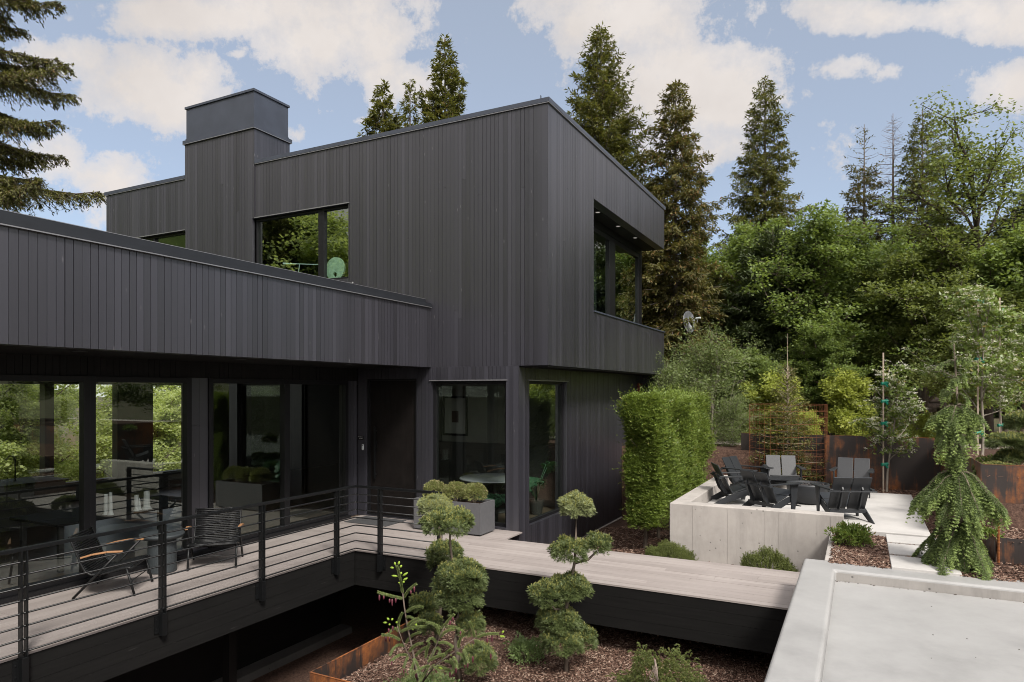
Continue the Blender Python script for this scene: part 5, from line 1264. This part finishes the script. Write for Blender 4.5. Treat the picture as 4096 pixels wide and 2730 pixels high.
# ---- sapling spruce with purple cones at the front of the bed
def sapling():
    rng = np.random.default_rng(121); D = 7.95
    def q(x, y, dd=D): return atD(1480 + x / 3.1367, 2230 + y / 3.1367, dd)
    b = q(640, 1900); b.z = -1.03; t = thing('spruce_sapling', 'open young spruce with purple cones and lime shoots at the bottom edge', 'tree', b)
    stems = [[b, q(600, 1560), q(560, 1300), q(520, 1100), q(470, 870), q(430, 620), q(410, 450), q(375, 250), q(340, 120)],
             [q(600, 1560), q(540, 1300, 7.85), q(460, 1180, 7.8), q(400, 1030, 7.75), q(340, 860, 7.7)],
             [q(610, 1600), q(740, 1300, 7.8), q(840, 1080, 7.75), q(900, 940, 7.7), q(940, 860, 7.7)],
             [q(620, 1620), q(830, 1340, 7.75), q(1010, 1220, 7.7), q(1180, 1110, 7.65), q(1310, 1020, 7.65)],
             [q(620, 1640), q(700, 1480, 7.6), q(760, 1370, 7.5)]]
    for i, s in enumerate(stems):
        r0 = .015 if i == 0 else .009; mb = MB(); mb.tube([p - b for p in s], [r0 * (1 - .6 * k / (len(s) - 1)) for k in range(len(s))], 7); mb.build('stem', M['bark'], None, smooth=True).parent = t
    tw = [[(410, 450), (375, 250), (340, 120)], [(415, 520), (300, 490), (200, 470), (110, 440)], [(430, 510), (480, 420), (570, 345)], [(455, 690), (550, 630), (650, 620)], [(450, 760), (500, 750), (540, 770)],
          [(370, 930), (360, 820), (400, 710)], [(470, 870), (520, 810), (600, 775)], [(500, 870), (590, 810), (690, 795)], [(380, 940), (500, 890), (690, 870)], [(380, 1040), (270, 985), (165, 975)], [(360, 940), (310, 900), (230, 960)],
          [(450, 1080), (520, 990), (620, 945)], [(440, 1120), (340, 1110), (260, 1210)], [(470, 1230), (370, 1230), (270, 1300)], [(480, 1240), (440, 1330), (420, 1410)], [(490, 1190), (560, 1110), (650, 1080)], [(560, 1250), (640, 1170), (710, 1130)],
          [(540, 1270), (590, 1340), (610, 1420)], [(900, 900), (970, 810), (1045, 725)], [(890, 900), (830, 850), (720, 820)], [(930, 875), (1050, 875), (1150, 920)], [(870, 980), (850, 900), (810, 850)], [(870, 1010), (960, 930), (1040, 905)],
          [(840, 1080), (780, 1020), (730, 1050)], [(850, 1080), (940, 1070), (1030, 1120)], [(840, 1120), (870, 1160), (870, 1190)], [(830, 1120), (790, 1200), (760, 1250)], [(700, 1270), (710, 1180), (740, 1090)], [(720, 1310), (830, 1250), (920, 1220)],
          [(1310, 1010), (1290, 920), (1255, 820)], [(1330, 1010), (1470, 965), (1600, 960)], [(1330, 1040), (1450, 1120), (1550, 1220)], [(1310, 1030), (1340, 1080), (1355, 1105)], [(1120, 1140), (1120, 1060), (1175, 940)], [(1180, 1150), (1270, 1160), (1360, 1190)],
          [(1170, 1150), (1200, 1220), (1230, 1310)], [(1200, 1150), (1270, 1190), (1300, 1250)], [(1080, 1200), (1160, 1240), (1195, 1330)], [(1040, 1240), (1080, 1310), (1090, 1370)], [(1000, 1270), (1040, 1340), (1040, 1440)], [(900, 1310), (940, 1220), (1010, 1160)],
          [(760, 1370), (680, 1380), (570, 1440)], [(770, 1360), (900, 1380), (1020, 1430)], [(770, 1380), (780, 1470), (820, 1560)], [(740, 1390), (680, 1470), (620, 1560)], [(800, 1370), (870, 1440), (880, 1500)], [(930, 1300), (1010, 1320), (1060, 1360)], [(560, 1300), (520, 1400), (500, 1500)], [(590, 1440), (480, 1500), (430, 1568)]]
    P0 = []; T0 = []; tips = []
    for i, w in enumerate(tw):
        dd = D + rng.uniform(-.22, .12) - (.15 if i > 20 else 0); pts = [np.array(q(x, y, dd) - b) for x, y in w]
        a, m, c = pts[0], sum(pts[1:-1]) / (len(pts) - 2), pts[-1]; curve = [(1 - u) ** 2 * a + 2 * u * (1 - u) * (2 * m - .5 * (a + c)) + u * u * c for u in np.linspace(0, 1, 9)]
        P, T = polyline(curve, .0065); P0.append(P); T0.append(T); tips.append((P[-1], T[-1], i))
        mb = MB(); mb.tube([Vector(p) for p in P[::3]], .006, 5); mb.build('twig', M['bark'], None).parent = t
    V, Fc = needles(np.concatenate(P0), np.concatenate(T0), rng, 24, .028, .0058, .62); npmesh('needles', V, Fc, FO['shoot'], None).parent = t
    sp = MB()
    for x, y, dx, dy in ((320, 100, -12, -40), (355, 95, 14, -45), (300, 135, -45, -8), (375, 130, 25, -30), (345, 240, -70, -10), (410, 235, 62, -42), (385, 215, 10, -30), (415, 290, 55, -30), (370, 315, -8, 10), (410, 320, 22, -18), (215, 820, -50, 0), (240, 790, -25, -30), (265, 790, 25, -22), (245, 830, 0, 25), (320, 820, 30, -8), (575, 860, 8, -28), (1655, 950, 25, -28), (1650, 990, 40, 8), (1630, 985, 30, 20), (1320, 1075, 25, 30), (860, 1380, 50, 20), (1015, 1210, -5, 25), (540, 900, -5, 15)):
        a = q(x, y, 7.85) - b; c = q(x + dx, y + dy, 7.85) - b; sp.tube([a, a.lerp(c, .35), a.lerp(c, .75), a + (c - a) * 1.05], [.005, .014, .012, .003], 7)
    o = sp.build('shoots', FO['sprout'], None, smooth=True); o.parent = t; o['kind'] = 'stuff'
    cones = [(118, 470, 75), (172, 480, 50), (245, 520, 55), (278, 520, 95), (322, 510, 65), (555, 365, 75), (512, 415, 50), (200, 1000, 60), (245, 1000, 60), (270, 1300, 55), (420, 1395, 55), (1005, 790, 65), (1040, 750, 50), (1135, 925, 65), (1470, 1010, 70), (1530, 985, 80), (1600, 950, 55), (1515, 1205, 85), (1290, 1240, 85), (1225, 1320, 75), (1190, 1325, 70), (1080, 1370, 90), (1003, 1440, 75), (1045, 1435, 65), (575, 1445, 75), (830, 1390, 65), (235, 890, 60), (285, 860, 70), (765, 1200, 60)]
    for x, y, l in cones:
        a = q(x, y, 7.82) - b; l = l / 3.1367 / F * 7.8
        mb = MB(); mb.lathe([(.001, 0), (.008, -.004), (.011, -l * .3), (.0105, -l * .6), (.006, -l * .92), (.001, -l)], 9, a); mb.build('cone', M['cone'], None, smooth=True).parent = t
sapling()
# ---- small leafy shrubs
def leafball(name, label, c, rad, seed, mat, n, leaf, cat='shrub', group=None, lump=.1, inner=.55, upb=.3, trunk=True, parent=None):
    rng = np.random.default_rng(seed); v = nrm(rng.normal(size=(n, 3))); rad = np.array(rad); v[:, 2] = np.where(v[:, 2] < -.4, -v[:, 2], v[:, 2]); v = nrm(v)
    lm = 1 + lump * np.sin(v @ np.array([6, 4, 5.]) + seed) + lump * .7 * np.sin(v @ np.array([-9, 8, 3.]) + seed * 2) + lump * .5 * np.sin(v @ np.array([14, 11, -9.]) + seed)
    S = v * rad * (rng.uniform(inner, 1, n) ** .6 * lm)[:, None]; Dv = v + rng.normal(0, .6, (n, 3)) + np.array([0, 0, upb])
    V, Fc = cards(S, Dv, leaf[0] * rng.uniform(.6, 1.25, n), leaf[1] * rng.uniform(.7, 1.2, n), rng, fold=.1)
    t = thing(name, label, cat, c, 0, group); npmesh('foliage', V, Fc, FO[mat], None).parent = t
    if trunk:
        mb = MB()
        for i in range(7): a = i * 2.4; mb.tube([(0, 0, -rad[2] * .95), (math.cos(a) * rad[0] * .3, math.sin(a) * rad[1] * .3, -rad[2] * .2), (math.cos(a) * rad[0] * .6, math.sin(a) * rad[1] * .6, rad[2] * .35)], .007, 5)
        mb.build('stem', M['bark'], None).parent = t
    return t
for i, (x, lab) in enumerate(((-7.52, 'clipped boxwood ball at the left end of the grey planter'), (-7.05, 'clipped boxwood ball in the middle of the grey planter'), (-6.64, 'clipped boxwood ball at the right end of the grey planter'))):
    leafball('boxwood_ball', lab, (x, 11.33 + .02 * i, .735), (.245, .235, .215), 130 + i, 'box', 5200, (.030, .017), group='boxwood balls in the grey planter', lump=.05)
def yew(label, c, rx, ry, rz, seed):
    rng = np.random.default_rng(seed); n = 1500; v = nrm(rng.normal(size=(n, 3))); v[:, 2] = np.abs(v[:, 2]); lm = 1 + .08 * np.sin(v @ np.array([6, 4, 5.]) + seed) + .06 * np.sin(v @ np.array([-11, 9, 3.]))
    S = v * np.array([rx, ry, rz]) * (rng.uniform(.55, 1, n) ** .5 * lm)[:, None]; T = nrm(v * .45 + np.array([0, 0, 1.]) + rng.normal(0, .2, (n, 3))); P0 = []; T0 = []
    for j in range(6): P0.append(S + T * (j * .014)[...] if False else S + T * j * .014); T0.append(T)
    V, Fc = needles(np.concatenate(P0), np.concatenate(T0), rng, 6, .020, .0055, .7); t = thing('yew_mound', label, 'shrub', c, 0, 'clipped yew mounds at the concrete wall'); npmesh('foliage', V, Fc, FO['yew'], None).parent = t
    mb = MB()
    for i in range(6): a = i; mb.tube([(0, 0, -.05), (math.cos(a) * rx * .5, math.sin(a) * ry * .5, rz * .6)], .009, 5)
    mb.build('stem', M['bark'], None).parent = t
p = atD(3075, 1564, 11.05); yew('clipped dark yew mound nearest the end of the concrete wall', (p.x, 11.62, -.28), .45, .38, .41, 141)
p = atD(2690, 1564, 11.9); yew('clipped yew mound at the left end of the concrete wall beside the hedge', (p.x, 11.72, -.30), .46, .36, .36, 142)
p = onZ(3405, 2185, .45); leafball('azalea_bush', 'leafy green bush in the corner between patio wall and stepping slabs', (p.x, p.y + .02, .56), (.27, .24, .19), 143, 'shrub', 2600, (.055, .022), lump=.22, inner=.3, upb=.6)
p = onZ(2095, 2655, -1.0); leafball('ground_shrub', 'small leafy green shrub in the mulch left of the slim pine', (p.x, p.y + .1, -.90), (.27, .25, .19), 144, 'lowshrub', 2200, (.042, .020), lump=.25, inner=.3, upb=.5)
p = atD(1530, 2760, 7.6); leafball('ground_shrub', 'creeping leafy shrub in the bottom left corner of the bed', (p.x, max(p.y, 6.95), -.95), (.42, .32, .17), 145, 'lowshrub', 3600, (.034, .018), lump=.25, inner=.3, upb=.6)
for k, (u, v_, s, lab) in enumerate(((3800, 1850, .2, 'leafy tuft behind the top of the low planter'), (3960, 1862, .22, 'leafy tuft on the tall planter edge under the pine'), (3935, 2090, .14, 'leafy tuft at the foot of the tall planter'), (4000, 2090, .10, 'tiny leafy tuft behind the rebar stake'), (3960, 2150, .14, 'leafy tuft beside the weeping spruce skirt'))):
    p = onZ(u, v_, 1.5) if v_ < 2000 else onZ(u, v_, .75); leafball('leafy_tuft', lab, (p.x, p.y + .15, p.z), (s, s, s * .6), 150 + k, 'shrub', 420, (.05, .025), group='leafy tufts in the steel planters', lump=.2, inner=.3, trunk=False)
def juniper():
    rng = np.random.default_rng(146); p = atD(2640, 1564, 8.15); b = (p.x, p.y, -1.02); t = thing('juniper', 'feathery dwarf juniper with a bleached twig at the bottom edge', 'shrub', b)
    n = 1500; v = nrm(rng.normal(size=(n, 3))); v[:, 2] = np.abs(v[:, 2]); lm = 1 + .16 * np.sin(v @ np.array([6, 4, 5.])) + .12 * np.sin(v @ np.array([-9, 8, 3.]) + 2); S = v * np.array([.50, .44, .62]) * (rng.uniform(.45, 1, n) ** .5 * lm)[:, None]
    T = nrm(v + np.array([.15, 0, .45]) + rng.normal(0, .35, (n, 3))); P0 = []; T0 = []
    for j in range(7): P0.append(S + T * j * .013 + np.array([0, 0, -.0015]) * j * j); T0.append(T)
    for sx, sy in ((.12, .5), (-.1, .46)):
        for j in range(14): P0.append(np.array([[sx + .01 * j * (.5 if sx > 0 else -.2), 0, sy + .012 * j]]) + rng.normal(0, .02, (3, 3))); T0.append(nrm(np.array([[.3, 0, 1.]] * 3) + rng.normal(0, .3, (3, 3))))
    V, Fc = needles(np.concatenate(P0), np.concatenate(T0), rng, 9, .017, .006, .6); npmesh('foliage', V, Fc, FO['juniper'], None).parent = t
    mb = MB(); mb.tube([(.03, -.34, .66), (.07, -.42, .58), (.09, -.46, .48), (.10, -.47, .38)], [.010, .016, .009, .003], 7)
    for k in range(7): mb.tube([(.05 + rng.uniform(-.03, .05), -.42, .62), (.07 + rng.uniform(-.07, .1), -.47, .50), (.08 + rng.uniform(-.08, .1), -.49, .36 + rng.uniform(-.05, .1))], .003, 4)
    mb.build('dead_twig', M['dead'], None).parent = t
    mb = MB()
    for i in range(6): mb.tube([(0, 0, -.02), (math.cos(i) * .2, math.sin(i) * .18, .28)], .012, 5)
    mb.build('stem', M['bark'], None).parent = t
juniper()
# ---- clipped hornbeam hedge
def hedge():
    rng = np.random.default_rng(161); x0, x1, y0, y1, z0, z1 = -4.14, -3.52, 13.15, 17.8, .0, 2.56; b = Vector(((x0 + x1) / 2, (y0 + y1) / 2, -.45)); t = thing('hornbeam_hedge', 'tall clipped bright green hornbeam hedge between house and patio', 'hedge', b)
    n = 30000; f = rng.uniform(size=n); P = np.stack([rng.uniform(x0, x1, n), rng.uniform(y0, y1, n), z0 + (z1 - z0) * rng.uniform(0, 1, n) ** .85], 1); Nn = np.zeros((n, 3)); dp = np.abs(rng.normal(0, .12, n))
    for lo, hi, ax, val, sg in ((0, .30, 0, x1, 1), (.30, .54, 0, x0, -1), (.54, .84, 1, y0, -1), (.84, .87, 1, y1, 1), (.87, 1.0, 2, z1, 1)):
        k = (f >= lo) & (f < hi); P[k, ax] = val - sg * dp[k]; Nn[k, ax] = sg
    lmp = .06 * np.sin(P[:, 1] * 3.1 + P[:, 2] * 2.2) + .06 * np.sin(P[:, 0] * 6 + P[:, 2] * 4.1 + P[:, 1] * 1.7) + .06 * np.sin(P[:, 1] * 7.3 - P[:, 2] * 5.9); lmp = np.where(Nn[:, 2] > .5, lmp * .35, lmp); P += Nn * lmp[:, None]
    low = P[:, 2] < .3; keep = ~(low & (rng.uniform(size=n) < .5)); P, Nn = P[keep], Nn[keep]; n = len(P)
    T = nrm(Nn * .7 + np.array([0, 0, .55]) + rng.normal(0, .35, (n, 3))); k = 9; sdv = nrm(np.cross(T, rng.normal(size=(n, 3)) * .4 + np.array([0, 0, 1.]) )); Ps = []; Ds = []; stray = np.where(rng.uniform(size=n) < .035, 2.3, 1.0)[:, None]
    for j in range(k):
        s = 1 if j % 2 else -1; Ps.append(P + T * (j * .017) * stray); Ds.append(T * .75 + sdv * s * .75 + rng.normal(0, .15, (n, 3)))
    V, Fc = cards(np.concatenate(Ps) - np.array(b), np.concatenate(Ds), .054, .025, rng, up=np.array([0, 0, 1.]), fold=.1); npmesh('foliage', V, Fc, FO['hedge'], None).parent = t
    for y in (13.35, 14.4, 15.5, 16.6, 17.6):
        mb = MB(); x = -3.83 + rng.uniform(-.08, .08); g = gz(x, y); mb.tube([Vector((x, y, g - .1)) - b, Vector((x + .02, y, .5)) - b, Vector((x, y + .03, 2.3)) - b], [.045, .038, .015], 8)
        for i in range(14): a = i * 2.4; z = .45 + i * .14; mb.tube([Vector((x, y, z)) - b, Vector((x + math.cos(a) * .42, y + math.sin(a) * .4, z + .35)) - b], [.012, .004], 4)
        mb.build('trunk', M['bark'], None).parent = t
hedge()
# ---- caged young spruce
def caged():
    rng = np.random.default_rng(171); b = Vector((-1.52, 17.72, .45)); b2 = atD(3150, 1564, 16.9); b = Vector((b2.x, b2.y, .45))
    H = atD(3155, 1335, 16.9).z - .45; t = thing('young_spruce', 'thin young spruce with long bare leader inside the wire cage', 'tree', b)
    (bv, bf, _), (V, Fc) = conifer_mesh(rng, H, Rad=1.0, z0=.12, nb=110, tw=24, p=1.2, topgap=.9, droop=.1, up=.9, card=(.085, .026), hang=.15, trunk_r=.026); npmesh('trunk', bv, bf, M['stake'], None).parent = t; npmesh('crown', V, Fc, FO['fir'], None).parent = t
    c = thing('wire_cage', 'round rusty wire mesh cage guarding the young spruce', 'plant cage', b); mb = MB(); n = 36
    for k, z in enumerate(np.linspace(.12, 1.95, 13)): mb.tube([(.90 * math.cos(a), .90 * math.sin(a), z) for a in np.linspace(0, 2 * math.pi, n + 1)], .0032, 4, False)
    for k in range(n): a = 2 * math.pi * k / n; mb.tube([(.90 * math.cos(a), .90 * math.sin(a), 0), (.90 * math.cos(a), .90 * math.sin(a), 1.95)], .0028, 4, False)
    mb.build('mesh_panel', M['wire'], None).parent = c
caged()
# ---- bark mulch chips lying on the beds
def chips(label, n, xr_, yr_, seed, size=(.045, .012), test=None):
    rng = np.random.default_rng(seed); x = rng.uniform(*xr_, n); y = rng.uniform(*yr_, n); z = np.array([gz(a, c) for a, c in zip(x, y)])
    if test is not None: k = test(x, y, z); x, y, z = x[k], y[k], z[k]
    n = len(x); a = rng.uniform(0, 6.28, n); D = np.stack([np.cos(a), np.sin(a), rng.normal(0, .28, n)], 1); Nn = nrm(rng.normal(0, .35, (n, 3)) + np.array([0, 0, 1.])); D = nrm(D); S = np.cross(D, Nn)
    l = size[0] * rng.uniform(.4, 1.5, n)[:, None]; w = size[1] * rng.uniform(.5, 1.5, n)[:, None]; C = np.stack([x, y, z + rng.uniform(.004, .03, n)], 1)
    top = [C - D * l / 2 - S * w / 2, C + D * l / 2 - S * w * .35, C + D * l / 2 + S * w * .35, C - D * l / 2 + S * w / 2]; dn = [q - Nn * .005 for q in top]
    V = np.stack(top + dn, 1).reshape(-1, 3); f = np.array([[0, 1, 2, 3], [0, 4, 5, 1], [1, 5, 6, 2], [2, 6, 7, 3], [3, 7, 4, 0]]); Fc = (f[None] + (np.arange(n) * 8)[:, None, None]).reshape(-1, 4)
    o = npmesh('bark_mulch', V, Fc, M['chip']); tag(o, label, 'mulch', None, 'stuff')
chips('loose brown bark mulch covering the sunken pine bed', 52000, (-6.12, -.7), (6.46, 11.0), 201, (.044, .012))
chips('loose bark mulch between the hedge and the house', 17000, (-5.9, -.45), (11.15, 16.5), 202, (.055, .016), lambda x, y, z: (y < 12.08) | (x < -3.05))
chips('loose bark mulch beside the stepping slabs', 9000, (-.36, 1.6), (9.98, 12.25), 203, (.06, .016), lambda x, y, z: (x < .36) | (x > 1.12) | ((y > 10.69) & (y < 10.79)) | ((y > 11.53) & (y < 11.62)))
chips('loose bark mulch along the foot of the steel wall', 9000, (-3, 1.6), (12.2, 18.2), 204, (.06, .016), lambda x, y, z: (x > 1.0) | (y > 16.98))
chips('loose bark mulch in the steel planters at the right edge', 12000, (1.62, 4.5), (9.9, 16), 205, (.06, .016))
# ------------------------------------------------------------------ sky, sun, output
SUN_EL, SUN_AZ = R(47), math.atan2(.78, -.62)          # azimuth measured from +Y towards +X
w = bpy.data.worlds.new('World'); scene.world = w; w.use_nodes = True; nt = w.node_tree; nt.nodes.clear()
out = N(nt, 'ShaderNodeOutputWorld'); bg = N(nt, 'ShaderNodeBackground'); L(nt, bg.outputs[0], out.inputs[0])
sky = N(nt, 'ShaderNodeTexSky', sky_type='NISHITA'); sky.sun_disc = False; sky.sun_elevation = SUN_EL; sky.sun_rotation = SUN_AZ; sky.altitude = 1500; sky.air_density = 1.0; sky.dust_density = 1.4; sky.ozone_density = 2.0
tc = N(nt, 'ShaderNodeTexCoord'); dr_ = tc.outputs['Generated']
def dot(v, c):
    n = N(nt, 'ShaderNodeVectorMath', operation='DOT_PRODUCT'); L(nt, v, n.inputs[0]); n.inputs[1].default_value = c; return n.outputs['Value']
fwd_ = mth(nt, 'MAXIMUM', dot(dr_, (-SN, CS, 0)), .02); uu = mth(nt, 'DIVIDE', dot(dr_, (CS, SN, 0)), fwd_); vv = mth(nt, 'DIVIDE', dot(dr_, (0, 0, 1)), fwd_)
front = ramp(nt, dot(dr_, (-SN, CS, 0)), [(.12, 0.0), (.28, 1.0)])
cmb = N(nt, 'ShaderNodeCombineXYZ'); L(nt, uu, cmb.inputs[0]); L(nt, vv, cmb.inputs[1])
nz = noise(nt, dr_, 8.0, 13, .68); nz2 = noise(nt, dr_, 2.2, 5, .55)
CL = [(850, 60, 480, 95, 1.0), (1350, 150, 420, 165, 1.0), (1610, 310, 260, 110, .9), (1860, 290, 130, 70, .7), (1150, 40, 500, 120, 1.0), (640, 350, 290, 165, 1.0), (230, 230, 230, 110, .8), (760, 430, 170, 110, .8), (480, 720, 240, 130, .9), (200, 640, 250, 120, .7),
      (2520, 90, 470, 190, 1.0), (2680, 330, 400, 230, 1.0), (2930, 420, 220, 140, .9), (2880, 600, 170, 110, .8), (2330, 300, 180, 110, .7), (3350, 30, 350, 70, .8), (3650, 75, 420, 85, 1.0), (4000, 60, 330, 110, 1.0), (3420, 270, 200, 75, .68), (4090, 340, 170, 110, .85), (950, 215, 60, 26, .7), (1330, 450, 75, 30, .62), (1430, 480, 50, 26, .6), (3680, 640, 140, 60, .3), (1180, 540, 60, 40, .6), (3900, 500, 130, 60, .4), (5300, 700, 750, 520, 1.15), (6300, 600, 900, 700, 1.15), (5200, 150, 900, 400, 1.1)]  # the last clouds lie right of the view, added to brighten the side wall
acc = None
for (cx_, cy_, rx_, ry_, am) in CL:
    a = mth(nt, 'MULTIPLY', mth(nt, 'SUBTRACT', uu, (cx_ - CX) / F), F / rx_); b_ = mth(nt, 'MULTIPLY', mth(nt, 'SUBTRACT', vv, (VH - cy_) / F), F / ry_)
    q = mth(nt, 'ADD', mth(nt, 'MULTIPLY', a, a), mth(nt, 'MULTIPLY', b_, b_)); e = mth(nt, 'MULTIPLY', mth(nt, 'POWER', 2.718, mth(nt, 'MULTIPLY', q, -.75)), am)
    acc = e if acc is None else mth(nt, 'MAXIMUM', acc, e)
fm = mth(nt, 'ADD', acc, mth(nt, 'MULTIPLY', mth(nt, 'SUBTRACT', nz, .5), 2.7))
cfm = ramp(nt, fm, [(.38, 0.0), (.55, .66), (.95, 1.0)])
bm = ramp(nt, mth(nt, 'ADD', mth(nt, 'MULTIPLY', nz2, .7), mth(nt, 'MULTIPLY', nz, .3)), [(.40, 0.0), (.56, 1.0)])
mask = mth(nt, 'ADD', mth(nt, 'MULTIPLY', cfm, front), mth(nt, 'MULTIPLY', bm, mth(nt, 'SUBTRACT', 1.0, front)))
shade = noise(nt, dr_, 3.2, 6, .6)
CLOUD = ramp(nt, shade, [(.35, (.69, .64, .61)), (.65, (.84, .785, .75))])
SKYS = .19
skyc = mix(nt, 1.0, sky.outputs[0], (SKYS, SKYS, SKYS), 'MULTIPLY')
skyc = mix(nt, .54, skyc, (.54, .57, .595))
sd_ = (math.sin(SUN_AZ) * math.cos(SUN_EL), math.cos(SUN_AZ) * math.cos(SUN_EL), math.sin(SUN_EL))
glow = mth(nt, 'ADD', mth(nt, 'MULTIPLY_ADD', ramp(nt, dot(dr_, (0, 0, 1)), [(.54, 0.0), (.85, 1.0)]), 1.5, 1.0), mth(nt, 'MULTIPLY', mth(nt, 'POWER', mth(nt, 'MAXIMUM', dot(dr_, sd_), 0.0), 3.0), 3.2))      # the cloud deck is thin and bright overhead and round the veiled sun
gs = N(nt, 'ShaderNodeVectorMath', operation='SCALE'); L(nt, CLOUD, gs.inputs[0]); L(nt, glow, gs.inputs['Scale']); CLOUD = gs.outputs[0]
fin = mix(nt, mask, skyc, CLOUD)
up_ = N(nt, 'ShaderNodeVectorMath', operation='SCALE'); L(nt, fin, up_.inputs[0]); up_.inputs['Scale'].default_value = 5.75
L(nt, up_.outputs[0], bg.inputs['Color'])
bg.inputs['Strength'].default_value = 0.1
sl_ = bpy.data.lights.new('sun', 'SUN'); so_ = bpy.data.objects.new('sun', sl_); COL.objects.link(so_); sl_.energy = 2.8; sl_.angle = R(13); sl_.color = (1.0, .95, .88)
sdir = Vector((math.sin(SUN_AZ) * math.cos(SUN_EL), math.cos(SUN_AZ) * math.cos(SUN_EL), math.sin(SUN_EL)))
so_.rotation_euler = sdir.to_track_quat('Z', 'Y').to_euler()
vs = scene.view_settings; scene.display_settings.display_device = 'sRGB'; vs.view_transform = 'Standard'; vs.look = 'None'; vs.exposure = 0.85; vs.gamma = 1.0; vs.use_curve_mapping = False
c = scene.cycles; c.filter_width = 1.0; c.use_denoising = True; c.max_bounces = 8; c.diffuse_bounces = 3; c.glossy_bounces = 4; c.transmission_bounces = 4; c.transparent_max_bounces = 12; c.caustics_reflective = False; c.caustics_refractive = False; c.use_adaptive_sampling = True; c.adaptive_threshold = .015; c.sample_clamp_indirect = 4.0
try: c.denoiser = 'OPENIMAGEDENOISE'
except Exception: pass
